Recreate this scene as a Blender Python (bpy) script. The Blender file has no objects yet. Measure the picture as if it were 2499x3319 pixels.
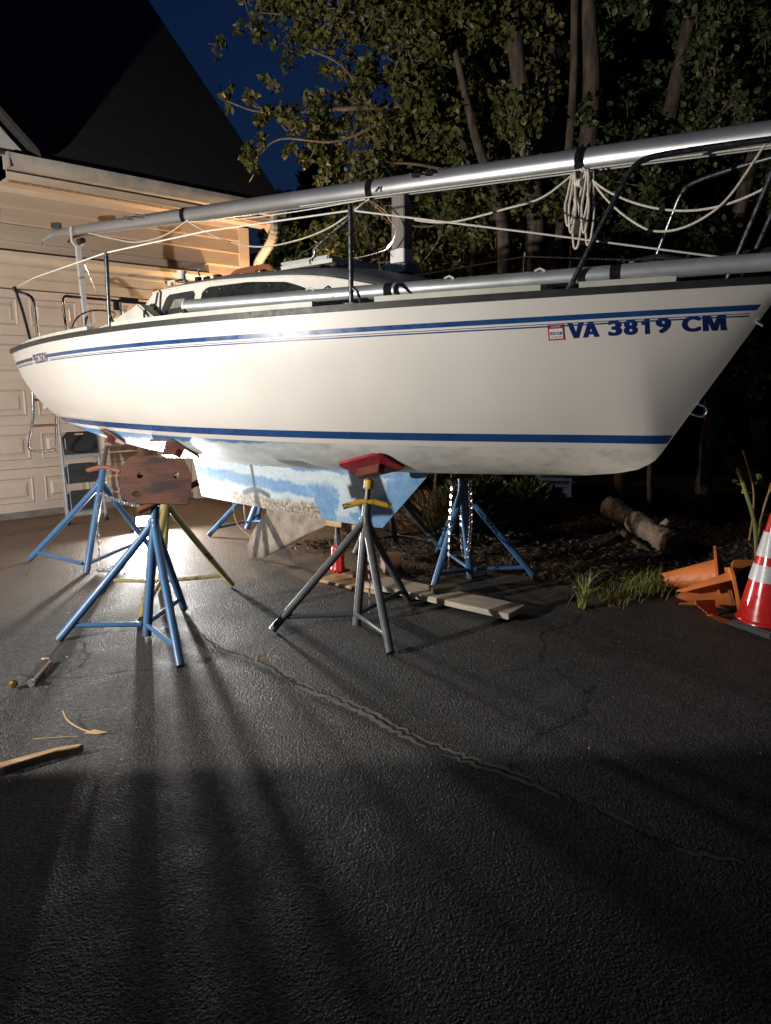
import bpy, bmesh, math, random
import numpy as np
from mathutils import Vector, Matrix, Euler

# ------------------------------------------------------------------ camera, sky, exposure
scn = bpy.context.scene
col = scn.collection
cam = bpy.data.cameras.new('camera'); camo = bpy.data.objects.new('camera', cam); col.objects.link(camo)
cam.sensor_fit = 'VERTICAL'; cam.sensor_height = 36.0; cam.lens = 24.97
cam.clip_start = 0.05; cam.clip_end = 500
camo.location = (0, 0, 1.5); camo.rotation_euler = (math.radians(90 - 10.56), 0, 0)
scn.camera = camo

w = bpy.data.worlds.new('World'); scn.world = w; w.use_nodes = True
nt = w.node_tree; nt.nodes.clear()
sky = nt.nodes.new('ShaderNodeTexSky'); sky.sky_type = 'NISHITA'; sky.sun_disc = False
sky.sun_elevation = math.radians(-0.3); sky.sun_rotation = math.radians(200)
sky.altitude = 0; sky.air_density = 1.0; sky.dust_density = 0.3; sky.ozone_density = 4.5
bg = nt.nodes.new('ShaderNodeBackground'); bg.inputs['Strength'].default_value = 0.085
out = nt.nodes.new('ShaderNodeOutputWorld')
nt.links.new(sky.outputs[0], bg.inputs[0]); nt.links.new(bg.outputs[0], out.inputs[0])

vs = scn.view_settings
scn.display_settings.display_device = 'sRGB'
vs.view_transform = 'Standard'; vs.look = 'None'; vs.exposure = 0.0; vs.gamma = 1.0; vs.use_curve_mapping = False
scn.cycles.use_denoising = True
scn.cycles.max_bounces = 4; scn.cycles.diffuse_bounces = 2; scn.cycles.glossy_bounces = 3
scn.cycles.sample_clamp_indirect = 6.0

rng = np.random.default_rng(7); random.seed(7)

# ------------------------------------------------------------------ materials
MATS = {}
def nodes(name):
    m = bpy.data.materials.new(name); m.use_nodes = True
    n = m.node_tree.nodes; l = m.node_tree.links
    return m, n, l, n['Principled BSDF']
def noise(n, l, scale, detail=4, rough=.55, vec=None, dist=0.0):
    t = n.new('ShaderNodeTexNoise'); t.inputs['Scale'].default_value = scale
    t.inputs['Detail'].default_value = detail; t.inputs['Roughness'].default_value = rough
    t.inputs['Distortion'].default_value = dist
    if vec: l.new(vec, t.inputs['Vector'])
    return t.outputs['Fac']
def ramp(n, l, fac, stops):
    r = n.new('ShaderNodeValToRGB'); e = r.color_ramp.elements
    while len(e) < len(stops): e.new(0.5)
    for el, (p, c) in zip(e, stops):
        el.position = p; el.color = (c[0], c[1], c[2], 1) if hasattr(c, '__len__') else (c, c, c, 1)
    l.new(fac, r.inputs['Fac']); return r.outputs['Color']
def mix(n, l, fac, a, b):
    m = n.new('ShaderNodeMix'); m.data_type = 'RGBA'
    for s, v in ((m.inputs[0], fac), (m.inputs[6], a), (m.inputs[7], b)):
        if hasattr(v, 'is_linked') or hasattr(v, 'node'): l.new(v, s)
        elif hasattr(v, '__len__'): s.default_value = (*v, 1)
        else: s.default_value = v
    return m.outputs[2]
def math_(n, l, op, a, b=None, clamp=False):
    m = n.new('ShaderNodeMath'); m.operation = op; m.use_clamp = clamp
    for s, v in ((m.inputs[0], a), (m.inputs[1], b)):
        if v is None: continue
        if hasattr(v, 'node'): l.new(v, s)
        else: s.default_value = v
    return m.outputs[0]
def sstep(n, l, v, a, b, invert=False):
    m = n.new('ShaderNodeMapRange'); m.interpolation_type = 'SMOOTHSTEP'
    m.inputs['From Min'].default_value = a; m.inputs['From Max'].default_value = b
    if invert: m.inputs['To Min'].default_value = 1; m.inputs['To Max'].default_value = 0
    l.new(v, m.inputs['Value']); return m.outputs[0]
def objco(n):
    t = n.new('ShaderNodeTexCoord'); return t.outputs['Object']
def scaled(n, l, vec, s):
    m = n.new('ShaderNodeMapping'); m.inputs['Scale'].default_value = s; l.new(vec, m.inputs['Vector']); return m.outputs[0]
def bump(n, l, b, h, strength, dist):
    k = n.new('ShaderNodeBump'); k.inputs['Strength'].default_value = strength; k.inputs['Distance'].default_value = dist
    l.new(h, k.inputs['Height']); l.new(k.outputs[0], b.inputs['Normal'])
def pm(name, c1, c2=None, scale=8, rough=.5, metal=0.0, bs=None, bd=.002, bstr=.5, lo=.4, hi=.62, coat=0, stretch=None, spec=.5, rvar=.12):
    if name in MATS: return MATS[name]
    m, n, l, b = nodes(name)
    co = objco(n)
    if stretch: co = scaled(n, l, co, stretch)
    if c2 is not None:
        f = noise(n, l, scale, 6, .6, co)
        l.new(ramp(n, l, f, [(lo, c1), (hi, c2)]), b.inputs['Base Color'])
        r = noise(n, l, scale * 2.3, 4, .6, co)
        rr = ramp(n, l, r, [(.3, max(.03, rough - rvar)), (.7, min(1, rough + rvar))]); l.new(rr, b.inputs['Roughness'])
    else:
        b.inputs['Base Color'].default_value = (*c1, 1); b.inputs['Roughness'].default_value = rough
    b.inputs['Metallic'].default_value = metal
    b.inputs['Specular IOR Level'].default_value = spec
    if coat: b.inputs['Coat Weight'].default_value = coat; b.inputs['Coat Roughness'].default_value = .08
    if bs: bump(n, l, b, noise(n, l, bs, 5, .6, co), bstr, bd)
    MATS[name] = m; return m

def gelcoat():
    m, n, l, b = nodes('gelcoat'); co = objco(n)
    f = noise(n, l, 1.1, 5, .6, co); f2 = noise(n, l, 3, 6, .7, scaled(n, l, co, (1, 1, .2)))
    c = ramp(n, l, f, [(.35, (.60, .57, .525)), (.65, (.66, .63, .585))])
    c = mix(n, l, math_(n, l, 'MULTIPLY', sstep(n, l, f2, .5, .85), .10), c, (.50, .45, .37))
    l.new(c, b.inputs['Base Color']); b.inputs['Roughness'].default_value = .48
    b.inputs['Coat Weight'].default_value = .5; b.inputs['Coat Roughness'].default_value = .05
    bump(n, l, b, noise(n, l, 1.4, 3, .55, co), .04, .01)
    return m
def bottom_paint():
    m, n, l, b = nodes('bottom_paint'); co = objco(n)
    sx = n.new('ShaderNodeSeparateXYZ'); l.new(co, sx.inputs[0]); X, Z = sx.outputs[0], sx.outputs[2]
    n1 = noise(n, l, 2.2, 6, .62, scaled(n, l, co, (1, 1, 2.2))); n2 = noise(n, l, 6, 7, .65, scaled(n, l, co, (1, 1, 2))); n3 = noise(n, l, 30, 4, .7, co)
    grey = ramp(n, l, n2, [(.3, (.30, .34, .36)), (.5, (.42, .46, .47)), (.72, (.55, .57, .56))])
    cream = ramp(n, l, n2, [(.3, (.44, .40, .33)), (.5, (.60, .56, .49)), (.7, (.66, .63, .57))])
    # bare gelcoat spreads forward, grey primer aft
    g = math_(n, l, 'ADD', math_(n, l, 'MULTIPLY', X, .55), math_(n, l, 'MULTIPLY', n1, 1.9))
    c = mix(n, l, sstep(n, l, g, 1.05, 1.95), grey, cream)
    c = mix(n, l, sstep(n, l, n2, .60, .64), c, (.60, .54, .42))
    # old blue antifouling left along the upper edge aft
    e = math_(n, l, 'ADD', Z, math_(n, l, 'MULTIPLY', math_(n, l, 'SUBTRACT', n2, .5), .16))
    e = math_(n, l, 'SUBTRACT', e, math_(n, l, 'MULTIPLY', math_(n, l, 'ADD', X, 1.0), .018))
    bl = math_(n, l, 'MULTIPLY', sstep(n, l, e, 1.075, 1.09), sstep(n, l, X, -.2, .6, True))
    c = mix(n, l, bl, c, (.045, .15, .33))
    dk = sstep(n, l, noise(n, l, 1.7, 5, .6, scaled(n, l, co, (1, 1, 3.5))), .62, .70)
    c = mix(n, l, math_(n, l, 'MULTIPLY', dk, .7), c, (.14, .14, .14))
    l.new(c, b.inputs['Base Color']); b.inputs['Roughness'].default_value = .5
    bump(n, l, b, n3, .25, .003); return m
def keel_paint():
    m, n, l, b = nodes('keel_paint'); co = objco(n)
    A = lambda *x: math_(n, l, 'ADD', *x); S = lambda *x: math_(n, l, 'SUBTRACT', *x); X_ = lambda *x: math_(n, l, 'MULTIPLY', *x); AB = lambda x: math_(n, l, 'ABSOLUTE', x); MX = lambda *x: math_(n, l, 'MAXIMUM', *x)
    sx = n.new('ShaderNodeSeparateXYZ'); l.new(co, sx.inputs[0])
    nb = noise(n, l, 4.5, 12, .70, co); nv = noise(n, l, 16, 10, .72, scaled(n, l, co, (1, 1, .25))); nf = noise(n, l, 14, 10, .75, co); sp = noise(n, l, 70, 3, .6, co)
    X = A(sx.outputs[0], X_(S(nb, .5), .55)); Z = A(sx.outputs[2], A(X_(S(nv, .5), .10), X_(S(nb, .5), .12)))
    pale = ramp(n, l, nf, [(.30, (.28, .36, .41)), (.5, (.38, .45, .48)), (.7, (.48, .52, .53))])
    blue = ramp(n, l, nf, [(.30, (.055, .15, .30)), (.55, (.11, .24, .41)), (.75, (.20, .36, .50))])
    band = X_(sstep(n, l, AB(S(Z, A(.655, X_(X, -.035)))), .035, .065, True), sstep(n, l, X, -.35, -.20, True))
    col2 = X_(sstep(n, l, AB(S(X, -.16)), .10, .15, True), sstep(n, l, Z, .70, .78, True))
    front = sstep(n, l, S(X, X_(Z, 1.02)), -.42, -.34)
    low = X_(sstep(n, l, AB(S(X, .18)), .07, .11, True), sstep(n, l, Z, .54, .57, True)); top_ = sstep(n, l, Z, .822, .836)
    base_ = X_(sstep(n, l, Z, .50, .53, True), sstep(n, l, X, -.9, -.6))
    c = mix(n, l, X_(MX(MX(MX(band, col2), MX(front, low)), MX(top_, X_(base_, .6))), .95), pale, blue)
    tz = X_(X_(sstep(n, l, Z, .55, .60, True), sstep(n, l, X, -.28, -.20, True)), sstep(n, l, X, -1.7, -1.2))
    tan = ramp(n, l, noise(n, l, 38, 9, .8, co), [(.40, (.03, .028, .025)), (.50, (.24, .20, .15)), (.60, (.46, .42, .34))])
    c = mix(n, l, X_(tz, sstep(n, l, nf, .36, .46)), c, tan)
    c = mix(n, l, sstep(n, l, sp, .73, .76), c, (.62, .62, .60))
    l.new(c, b.inputs['Base Color']); b.inputs['Roughness'].default_value = .5
    bump(n, l, b, A(nf, X_(nv, .5)), .35, .003); return m
def asphalt():
    m, n, l, b = nodes('asphalt'); co = objco(n)
    n1 = noise(n, l, .7, 6, .6, co); n2 = noise(n, l, 4, 6, .65, co); n3 = noise(n, l, 90, 3, .6, co); 
    def stones(sc):
        vo = n.new('ShaderNodeTexVoronoi'); vo.feature = 'F1'; vo.inputs['Scale'].default_value = sc; l.new(co, vo.inputs['Vector']); sp_ = n.new('ShaderNodeSeparateColor'); l.new(vo.outputs['Color'], sp_.inputs[0])
        return vo.outputs['Distance'], sp_.outputs[0], sp_.outputs[1]
    d1, r1, q1 = stones(95); d2, r2, q2 = stones(210)
    n4 = math_(n, l, 'MULTIPLY', sstep(n, l, d1, .15, .75, True), math_(n, l, 'ADD', .35, r1)); n5 = math_(n, l, 'MULTIPLY', sstep(n, l, d2, .15, .75, True), math_(n, l, 'ADD', .3, r2))
    c = ramp(n, l, n1, [(.32, (.030, .030, .031)), (.68, (.046, .045, .044))])
    c = mix(n, l, math_(n, l, 'MULTIPLY', sstep(n, l, n2, .50, .70), .55), c, (.078, .073, .068))
    c = mix(n, l, math_(n, l, 'MULTIPLY', sstep(n, l, noise(n, l, 1.6, 7, .65, co, .6), .56, .68), .55), c, (.020, .020, .021))
    c = mix(n, l, math_(n, l, 'MULTIPLY', sstep(n, l, q1, .62, 1.0), .55), c, (.105, .103, .10))
    c = mix(n, l, math_(n, l, 'MULTIPLY', sstep(n, l, q2, .70, 1.0), .6), c, (.14, .137, .13)); c = mix(n, l, math_(n, l, 'MULTIPLY', sstep(n, l, q1, .0, .35, True), .6), c, (.018, .018, .019))
    # browner strip next to the garage: warm light tint painted into the asphalt
    sx = n.new('ShaderNodeSeparateXYZ'); l.new(co, sx.inputs[0])
    d = math_(n, l, 'ADD', math_(n, l, 'ADD', math_(n, l, 'MULTIPLY', sx.outputs[0], -.35), sx.outputs[1]), math_(n, l, 'MULTIPLY', n2, 1.6))
    c = mix(n, l, math_(n, l, 'MULTIPLY', sstep(n, l, d, 5.6, 6.8), .85), c, mix(n, l, n2, (.075, .052, .038), (.13, .098, .074)))
    l.new(c, b.inputs['Base Color'])
    l.new(ramp(n, l, n2, [(.3, .50), (.7, .70)]), b.inputs['Roughness']); b.inputs['Specular IOR Level'].default_value = .25
    h = math_(n, l, 'ADD', n4, math_(n, l, 'ADD', math_(n, l, 'MULTIPLY', n5, .55), math_(n, l, 'MULTIPLY', noise(n, l, 12, 4, .6, co), .9)))
    bump(n, l, b, h, .8, .0045); return m
def leafmat(name, cols, rough=.42, trans=.15):
    m, n, l, b = nodes(name)
    g = n.new('ShaderNodeNewGeometry'); f = g.outputs['Random Per Island']
    c = ramp(n, l, f, [(i / (len(cols) - 1), x) for i, x in enumerate(cols)])
    l.new(c, b.inputs['Base Color']); b.inputs['Roughness'].default_value = rough
    b.inputs['Specular IOR Level'].default_value = .35
    if trans:
        tr = n.new('ShaderNodeBsdfTranslucent'); l.new(c, tr.inputs['Color'])
        mx = n.new('ShaderNodeMixShader'); mx.inputs[0].default_value = trans
        l.new(b.outputs[0], mx.inputs[1]); l.new(tr.outputs[0], mx.inputs[2]); l.new(mx.outputs[0], n['Material Output'].inputs['Surface'])
    return m
def emit(name, c, s):
    m, n, l, b = nodes(name); b.inputs['Base Color'].default_value = (*c, 1)
    b.inputs['Emission Color'].default_value = (*c, 1); b.inputs['Emission Strength'].default_value = s; return m
def shingle():
    m, n, l, b = nodes('shingle'); co = objco(n)
    br = n.new('ShaderNodeTexBrick'); br.inputs['Scale'].default_value = 3.2; l.new(co, br.inputs['Vector'])
    br.inputs['Color1'].default_value = (.022, .021, .021, 1); br.inputs['Color2'].default_value = (.038, .035, .033, 1); br.inputs['Mortar'].default_value = (.01, .01, .01, 1)
    br.inputs['Mortar Size'].default_value = .015; br.inputs['Bias'].default_value = 0
    f = noise(n, l, 90, 4, .6, co)
    l.new(mix(n, l, math_(n, l, 'MULTIPLY', f, .5), br.outputs['Color'], (.05, .045, .04)), b.inputs['Base Color'])
    b.inputs['Roughness'].default_value = .9; bump(n, l, b, math_(n, l, 'ADD', br.outputs['Fac'], f), .5, .006); return m
def steel(name, c=(.55, .56, .57), rough=.22):
    return pm(name, c, tuple(x * .8 for x in c), 30, rough, 1.0)

def enamel(name, c1, c2, chip, rough, amount=.66, coat=.25):
    m, n, l, b = nodes(name); co = objco(n); n1 = noise(n, l, 9, 5, .6, co); n2 = noise(n, l, 26, 8, .7, co); n3 = noise(n, l, 6, 4, .6, scaled(n, l, co, (1, 1, .4)))
    f = sstep(n, l, math_(n, l, 'ADD', math_(n, l, 'MULTIPLY', n2, .7), math_(n, l, 'MULTIPLY', n3, .35)), amount - .02, amount + .02)
    c = mix(n, l, f, ramp(n, l, n1, [(.35, c1), (.65, c2)]), ramp(n, l, n2, [(.4, chip), (.7, tuple(x * .5 for x in chip))]))
    sx = n.new('ShaderNodeSeparateXYZ'); l.new(co, sx.inputs[0])
    c = mix(n, l, math_(n, l, 'MULTIPLY', sstep(n, l, math_(n, l, 'ADD', sx.outputs[2], math_(n, l, 'MULTIPLY', n2, .06)), .03, .10, True), .6), c, (.07, .055, .045))
    l.new(c, b.inputs['Base Color']); l.new(ramp(n, l, f, [(0, rough), (1, .8)]), b.inputs['Roughness']); b.inputs['Coat Weight'].default_value = coat
    bump(n, l, b, math_(n, l, 'SUBTRACT', n2, math_(n, l, 'MULTIPLY', f, .6)), .35, .003); return m

M = dict(
    gel=gelcoat(), bottom=bottom_paint(), keel=keel_paint(), asphalt=asphalt(), shingle=shingle(),
    stripe=pm('stripe_blue', (.008, .045, .16), (.012, .06, .20), 5, .3, coat=.3),
    letter=pm('letter_blue', (.006, .020, .12), None, 1, .35), grey_vinyl=pm('grey_vinyl', (.05, .06, .09), None, 1, .4),
    rub=pm('rub_rail', (.018, .019, .02), (.03, .03, .03), 12, .5, bs=60, bd=.001),
    deck=pm('deck_gelcoat', (.56, .55, .49), (.44, .45, .37), 7, .45, bs=50, bd=.001),
    roofgel=pm('roof_nonskid', (.36, .37, .38), (.42, .42, .42), 20, .6, bs=120, bd=.002),
    cabin=pm('cabin_gelcoat', (.66, .63, .58), (.58, .55, .49), 6, .3),
    smoke=pm('smoked_acrylic', (.010, .011, .012), (.02, .02, .02), 6, .3, spec=.3),
    frame=pm('black_frame', (.012, .013, .014), (.03, .03, .03), 20, .4), pane=pm('hazy_pane', (.16, .16, .14), (.30, .28, .23), 14, .25),
    ss=steel('stainless'), chrome=steel('bright_steel', (.7, .7, .7), .12), chain=steel('galvanised', (.62, .62, .62), .3),
    blackchain=steel('dark_chain', (.12, .12, .13), .25),
    alu=pm('anodised_alu', (.52, .53, .54), (.46, .47, .48), 1.5, .36, .8, lo=.3, hi=.7, rvar=.05), boomalu=pm('boom_alu', (.44, .47, .48), (.36, .39, .39), 3, .42, .6, rvar=.06),
    galv=pm('galv_post', (.62, .61, .60), (.54, .53, .53), 15, .5, .15), blackstrap=pm('black_webbing', (.006, .006, .007), (.012, .012, .012), 60, .9, spec=.1, bs=200, bd=.001),
    teak=pm('teak', (.22, .075, .03), (.15, .05, .02), 10, .45, stretch=(.4, 6, 6)),
    wire=steel('rigging_wire', (.5, .46, .42), .3), lifel=pm('lifeline_cover', (.72, .70, .66), (.62, .60, .55), 20, .4),
    rope=None,
    greywood=pm('weathered_wood', (.13, .115, .105), (.21, .19, .175), 8, .8, stretch=(12, 12, .7), bs=14, bd=.004),
    lumber=pm('pine_lumber', (.40, .25, .12), (.52, .37, .21), 6, .7, stretch=(1, 8, 8), bs=20, bd=.002),
    lumberg=pm('grey_lumber', (.33, .30, .24), (.46, .41, .32), 5, .75, stretch=(1, 8, 8), bs=20, bd=.003),
    oldblock=pm('old_block', (.10, .08, .06), (.19, .15, .11), 9, .8, bs=30, bd=.003),
    bluep=enamel('blue_enamel', (.032, .092, .205), (.045, .125, .25), (.10, .05, .03), .38, .665), yellowp=enamel('yellow_enamel', (.30, .245, .09), (.24, .20, .08), (.09, .06, .04), .5, .60, .05),
    greyp=enamel('grey_enamel', (.048, .053, .058), (.075, .08, .082), (.11, .08, .06), .45, .67, .1),
    ply=pm('red_brown_plywood', (.135, .055, .036), (.045, .028, .026), 3.2, .6, stretch=(.8, 1, 3), bs=22, bd=.004, lo=.48, hi=.64),
    plyedge=pm('plywood_edge', (.45, .27, .11), (.30, .17, .07), 30, .8), rustbrown=pm('brown_primer', (.075, .022, .016), (.11, .035, .022), 12, .5),
    rustpipe=pm('rusty_pipe', (.22, .065, .028), (.13, .045, .025), 14, .55), thread=pm('screw_thread', (.10, .075, .055), (.06, .05, .045), 40, .45, .7),
    redpad=pm('red_pad', (.32, .012, .03), (.22, .01, .022), 8, .35), redjack=pm('red_enamel', (.44, .016, .014), (.34, .012, .012), 10, .3, coat=.4),
    yelnut=pm('chipped_yellow', (.50, .30, .03), (.08, .05, .03), 22, .5, lo=.52, hi=.60),
    board=pm('centreboard_paint', (.30, .24, .185), (.13, .11, .095), 9, .6, bs=30, bd=.004, lo=.35, hi=.66),
    siding=pm('tan_siding', (.42, .335, .26), (.375, .30, .23), 3, .55, stretch=(.5, 1, 4)), trim=pm('cream_trim', (.50, .41, .32), (.45, .37, .29), 4, .5),
    door=pm('door_paint', (.46, .39, .335), (.42, .355, .305), 3, .45), gutter=pm('gutter_paint', (.40, .35, .30), (.28, .26, .23), 5, .45),
    soffit=pm('soffit_vinyl', (.50, .40, .30), (.47, .37, .28), 4, .5), vent=pm('vent_dark', (.15, .11, .08), (.24, .17, .12), 250, .7),
    whitewall=pm('white_clapboard', (.42, .40, .37), (.37, .35, .33), 3, .6),
    bplastic=pm('black_plastic', (.012, .013, .015), (.022, .023, .025), 25, .45, bs=60, bd=.002), ladgrey=pm('grey_ladder_tube', (.30, .32, .33), (.24, .26, .27), 20, .45, .3),
    conered=pm('cone_red', (.52, .018, .018), (.46, .014, .014), 6, .22, coat=.3), conewhite=pm('reflective_band', (.46, .47, .49), (.40, .41, .43), 40, .35), conebase=pm('cone_base', (.030, .031, .033), (.05, .05, .052), 16, .6, bs=60, bd=.002),
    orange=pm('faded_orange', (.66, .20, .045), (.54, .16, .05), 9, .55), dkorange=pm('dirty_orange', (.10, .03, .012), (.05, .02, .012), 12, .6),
    bark=pm('bark', (.06, .045, .033), (.14, .105, .075), 16, .9, stretch=(1, 1, .25), bs=30, bd=.012, bstr=.9), log=pm('bare_log', (.26, .20, .155), (.12, .085, .06), 5, .85, bs=11, bd=.045, bstr=1.0, lo=.46, hi=.60),
    twig=pm('pale_twig', (.24, .185, .13), (.16, .12, .085), 12, .85), logend=pm('log_end', (.10, .09, .07), (.06, .055, .045), 18, .9), soil=pm('soil', (.014, .010, .008), (.03, .022, .016), 6, .95, bs=22, bd=.03),
    seal=pm('crack_sealant', (.12, .115, .105), (.19, .18, .16), 14, .75, bs=60, bd=.003), crack=pm('crack_dark', (.006, .006, .006), None, 1, .95),
    brass=pm('brass', (.55, .33, .08), (.35, .2, .06), 20, .3, .9), straw=pm('dry_straw', (.48, .33, .15), (.34, .23, .11), 20, .8), bone=pm('pale_fleck', (.6, .58, .53), None, 1, .8),
    signp=pm('dim_sign', (.20, .22, .27), (.15, .17, .2), 8, .6), ink=pm('sign_ink', (.02, .03, .06), None, 1, .6),
    stred=pm('sticker_red', (.45, .02, .035), None, 1, .4), stwhite=pm('sticker_white', (.72, .72, .70), None, 1, .4), stink=pm('sticker_ink', (.03, .03, .06), None, 1, .5),
    leaf=leafmat('leaf_green', [(.060, .075, .018), (.10, .115, .03), (.145, .13, .036), (.085, .10, .03), (.17, .14, .045)]),
    leafd=leafmat('leaf_dark', [(.035, .055, .020), (.065, .09, .03), (.05, .07, .025), (.11, .115, .04)]),
    conif=leafmat('conifer_green', [(.03, .055, .015), (.075, .11, .03), (.12, .14, .04)], .6, .1),
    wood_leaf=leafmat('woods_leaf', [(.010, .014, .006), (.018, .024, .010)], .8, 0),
    grass=leafmat('grass_green', [(.17, .22, .045), (.26, .31, .08), (.34, .33, .13)], .5, .3), drygrass=leafmat('grass_dry', [(.22, .15, .07), (.14, .09, .05)], .7, .1),
    mulch=leafmat('mulch_chip', [(.022, .014, .010), (.05, .033, .024), (.10, .07, .05), (.035, .024, .018), (.15, .10, .07)], .85, 0),
)
def ropemat():
    m, n, l, b = nodes('braided_rope'); co = objco(n)
    f = noise(n, l, 55, 3, .6, co); g = noise(n, l, 240, 2, .5, co)
    c = mix(n, l, sstep(n, l, g, .60, .66), ramp(n, l, f, [(.3, (.50, .46, .38)), (.7, (.66, .62, .54))]), (.05, .05, .06))
    l.new(c, b.inputs['Base Color']); b.inputs['Roughness'].default_value = .8; bump(n, l, b, g, .6, .003); return m
M['rope'] = ropemat()

# ------------------------------------------------------------------ mesh helpers
def V(*a): return np.array(a, float)
class MB:
    def __init__(s): s.v = []; s.f = []
    def add(s, v, f):
        o = len(s.v); s.v += [tuple(map(float, p)) for p in v]; s.f += [tuple(i + o for i in q) for q in f]; return s
    def box(s, c, h, m=None):
        P = [V(x, y, z) * V(*h) for x in (-1, 1) for y in (-1, 1) for z in (-1, 1)]
        if m is not None: P = [np.array(m @ Vector(p)) for p in P]
        P = [p + V(*c) for p in P]
        return s.add(P, [(0, 1, 3, 2), (4, 6, 7, 5), (0, 4, 5, 1), (2, 3, 7, 6), (0, 2, 6, 4), (1, 5, 7, 3)])
    def tube(s, pts, r, n=8, closed=False, cap=True, flat=1.0):
        P = [V(*p) for p in pts]; k = len(P)
        R = r if hasattr(r, '__len__') else [r] * k
        T = []
        for i in range(k):
            a = P[(i - 1) % k] if closed or i else P[i]; b = P[(i + 1) % k] if closed or i < k - 1 else P[i]
            d = b - a; T.append(d / (np.linalg.norm(d) + 1e-12))
        up = V(0, 0, 1) if abs(T[0][2]) < .95 else V(1, 0, 0)
        N = np.cross(T[0], up); N /= np.linalg.norm(N); vv = []
        for i in range(k):
            N = N - T[i] * (N @ T[i]); N /= (np.linalg.norm(N) + 1e-12); Bn = np.cross(T[i], N)
            for j in range(n):
                a = 2 * math.pi * j / n; vv.append(P[i] + R[i] * (math.cos(a) * N + flat * math.sin(a) * Bn))
        ff = []
        for i in range(k if closed else k - 1):
            i2 = (i + 1) % k
            for j in range(n): j2 = (j + 1) % n; ff.append((i * n + j, i * n + j2, i2 * n + j2, i2 * n + j))
        if cap and not closed:
            ff.append(tuple(range(n - 1, -1, -1))); ff.append(tuple((k - 1) * n + j for j in range(n)))
        return s.add(vv, ff)
    def lathe(s, prof, n=24, m=None):
        vv = []; ff = []
        for r, z in prof:
            for j in range(n):
                a = 2 * math.pi * j / n; p = V(r * math.cos(a), r * math.sin(a), z)
                vv.append(np.array(m @ Vector(p)) if m is not None else p)
        for i in range(len(prof) - 1):
            for j in range(n): j2 = (j + 1) % n; ff.append((i * n + j, i * n + j2, (i + 1) * n + j2, (i + 1) * n + j))
        ff.append(tuple(range(n - 1, -1, -1))); ff.append(tuple((len(prof) - 1) * n + j for j in range(n)))
        return s.add(vv, ff)
    def prism(s, poly, a, b, fn):
        n = len(poly); vv = [fn(p[0], p[1], a) for p in poly] + [fn(p[0], p[1], b) for p in poly]
        ff = [tuple(range(n - 1, -1, -1)), tuple(range(n, 2 * n))] + [(i, (i + 1) % n, n + (i + 1) % n, n + i) for i in range(n)]
        return s.add(vv, ff)
    def grid(s, G, flip=False):
        G = np.asarray(G); a, b = G.shape[:2]; ff = []
        for i in range(a - 1):
            for j in range(b - 1):
                q = (i * b + j, i * b + j + 1, (i + 1) * b + j + 1, (i + 1) * b + j); ff.append(q[::-1] if flip else q)
        return s.add(G.reshape(-1, 3), ff)
    def build(s, name, mat, parent=None, smooth=False, bevel=0, fix=True, angle=40):
        me = bpy.data.meshes.new(name); me.from_pydata(s.v, [], s.f); me.update()
        if fix or bevel:
            bm = bmesh.new(); bm.from_mesh(me)
            if bevel:
                bmesh.ops.remove_doubles(bm, verts=bm.verts, dist=1e-5)
                bmesh.ops.bevel(bm, geom=[e for e in bm.edges if len(e.link_faces) == 2 and e.calc_face_angle(0) > .5], offset=bevel, segments=2, affect='EDGES', clamp_overlap=True)
            if fix: bmesh.ops.recalc_face_normals(bm, faces=bm.faces)
            bm.to_mesh(me); bm.free()
        me.materials.append(mat)
        if smooth:
            me.polygons.foreach_set('use_smooth', [True] * len(me.polygons)); me.set_sharp_from_angle(angle=math.radians(angle))
        o = bpy.data.objects.new(name, me); col.objects.link(o)
        if parent is not None: o.parent = parent
        return o
def empty(name, loc=(0, 0, 0), rot=(0, 0, 0)):
    o = bpy.data.objects.new(name, None); col.objects.link(o); o.location = loc; o.rotation_euler = rot; o.empty_display_size = .1; return o
def tag(o, label=None, cat=None, group=None, kind=None):
    if label: o['label'] = label
    if cat: o['category'] = cat
    if group: o['group'] = group
    if kind: o['kind'] = kind
    return o
def smoothpath(pts, k=8, closed=False):
    P = np.array(pts, float); n = len(P); outp = []
    for i in range(n if closed else n - 1):
        p0 = P[(i - 1) % n] if closed or i > 0 else 2 * P[0] - P[1]; p1 = P[i]; p2 = P[(i + 1) % n]
        p3 = P[(i + 2) % n] if closed or i < n - 2 else 2 * P[-1] - P[-2]
        for t in np.linspace(0, 1, k, endpoint=False):
            outp.append(.5 * ((2 * p1) + (-p0 + p2) * t + (2 * p0 - 5 * p1 + 4 * p2 - p3) * t * t + (-p0 + 3 * p1 - 3 * p2 + p3) * t ** 3))
    if not closed: outp.append(P[-1])
    return outp
def box(name, c, h, mat, parent=None, bevel=0, m=None): return MB().box(c, h, m).build(name, mat, parent, bevel=bevel)
def tubeo(name, pts, r, mat, parent=None, n=8, k=0, **kw):
    return MB().tube(smoothpath(pts, k) if k else pts, r, n, **kw).build(name, mat, parent, smooth=True)
def soup(name, P, F, mat, parent=None):
    """many loose faces from arrays: P (n,k,3) per-piece verts, F local faces"""
    n, k = P.shape[:2]; me = bpy.data.meshes.new(name)
    tri = np.array(F); tot = n * len(tri); w_ = tri.shape[1]
    idx = (tri[None] + (np.arange(n) * k)[:, None, None]).reshape(-1)
    me.vertices.add(n * k); me.vertices.foreach_set('co', P.reshape(-1).astype(np.float32))
    me.loops.add(len(idx)); me.loops.foreach_set('vertex_index', idx.astype(np.int32))
    me.polygons.add(tot); me.polygons.foreach_set('loop_start', (np.arange(tot) * w_).astype(np.int32)); me.polygons.foreach_set('loop_total', np.full(tot, w_, np.int32))
    me.update(); me.validate(); me.materials.append(mat)
    o = bpy.data.objects.new(name, me); col.objects.link(o)
    if parent is not None: o.parent = parent
    return o
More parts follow.
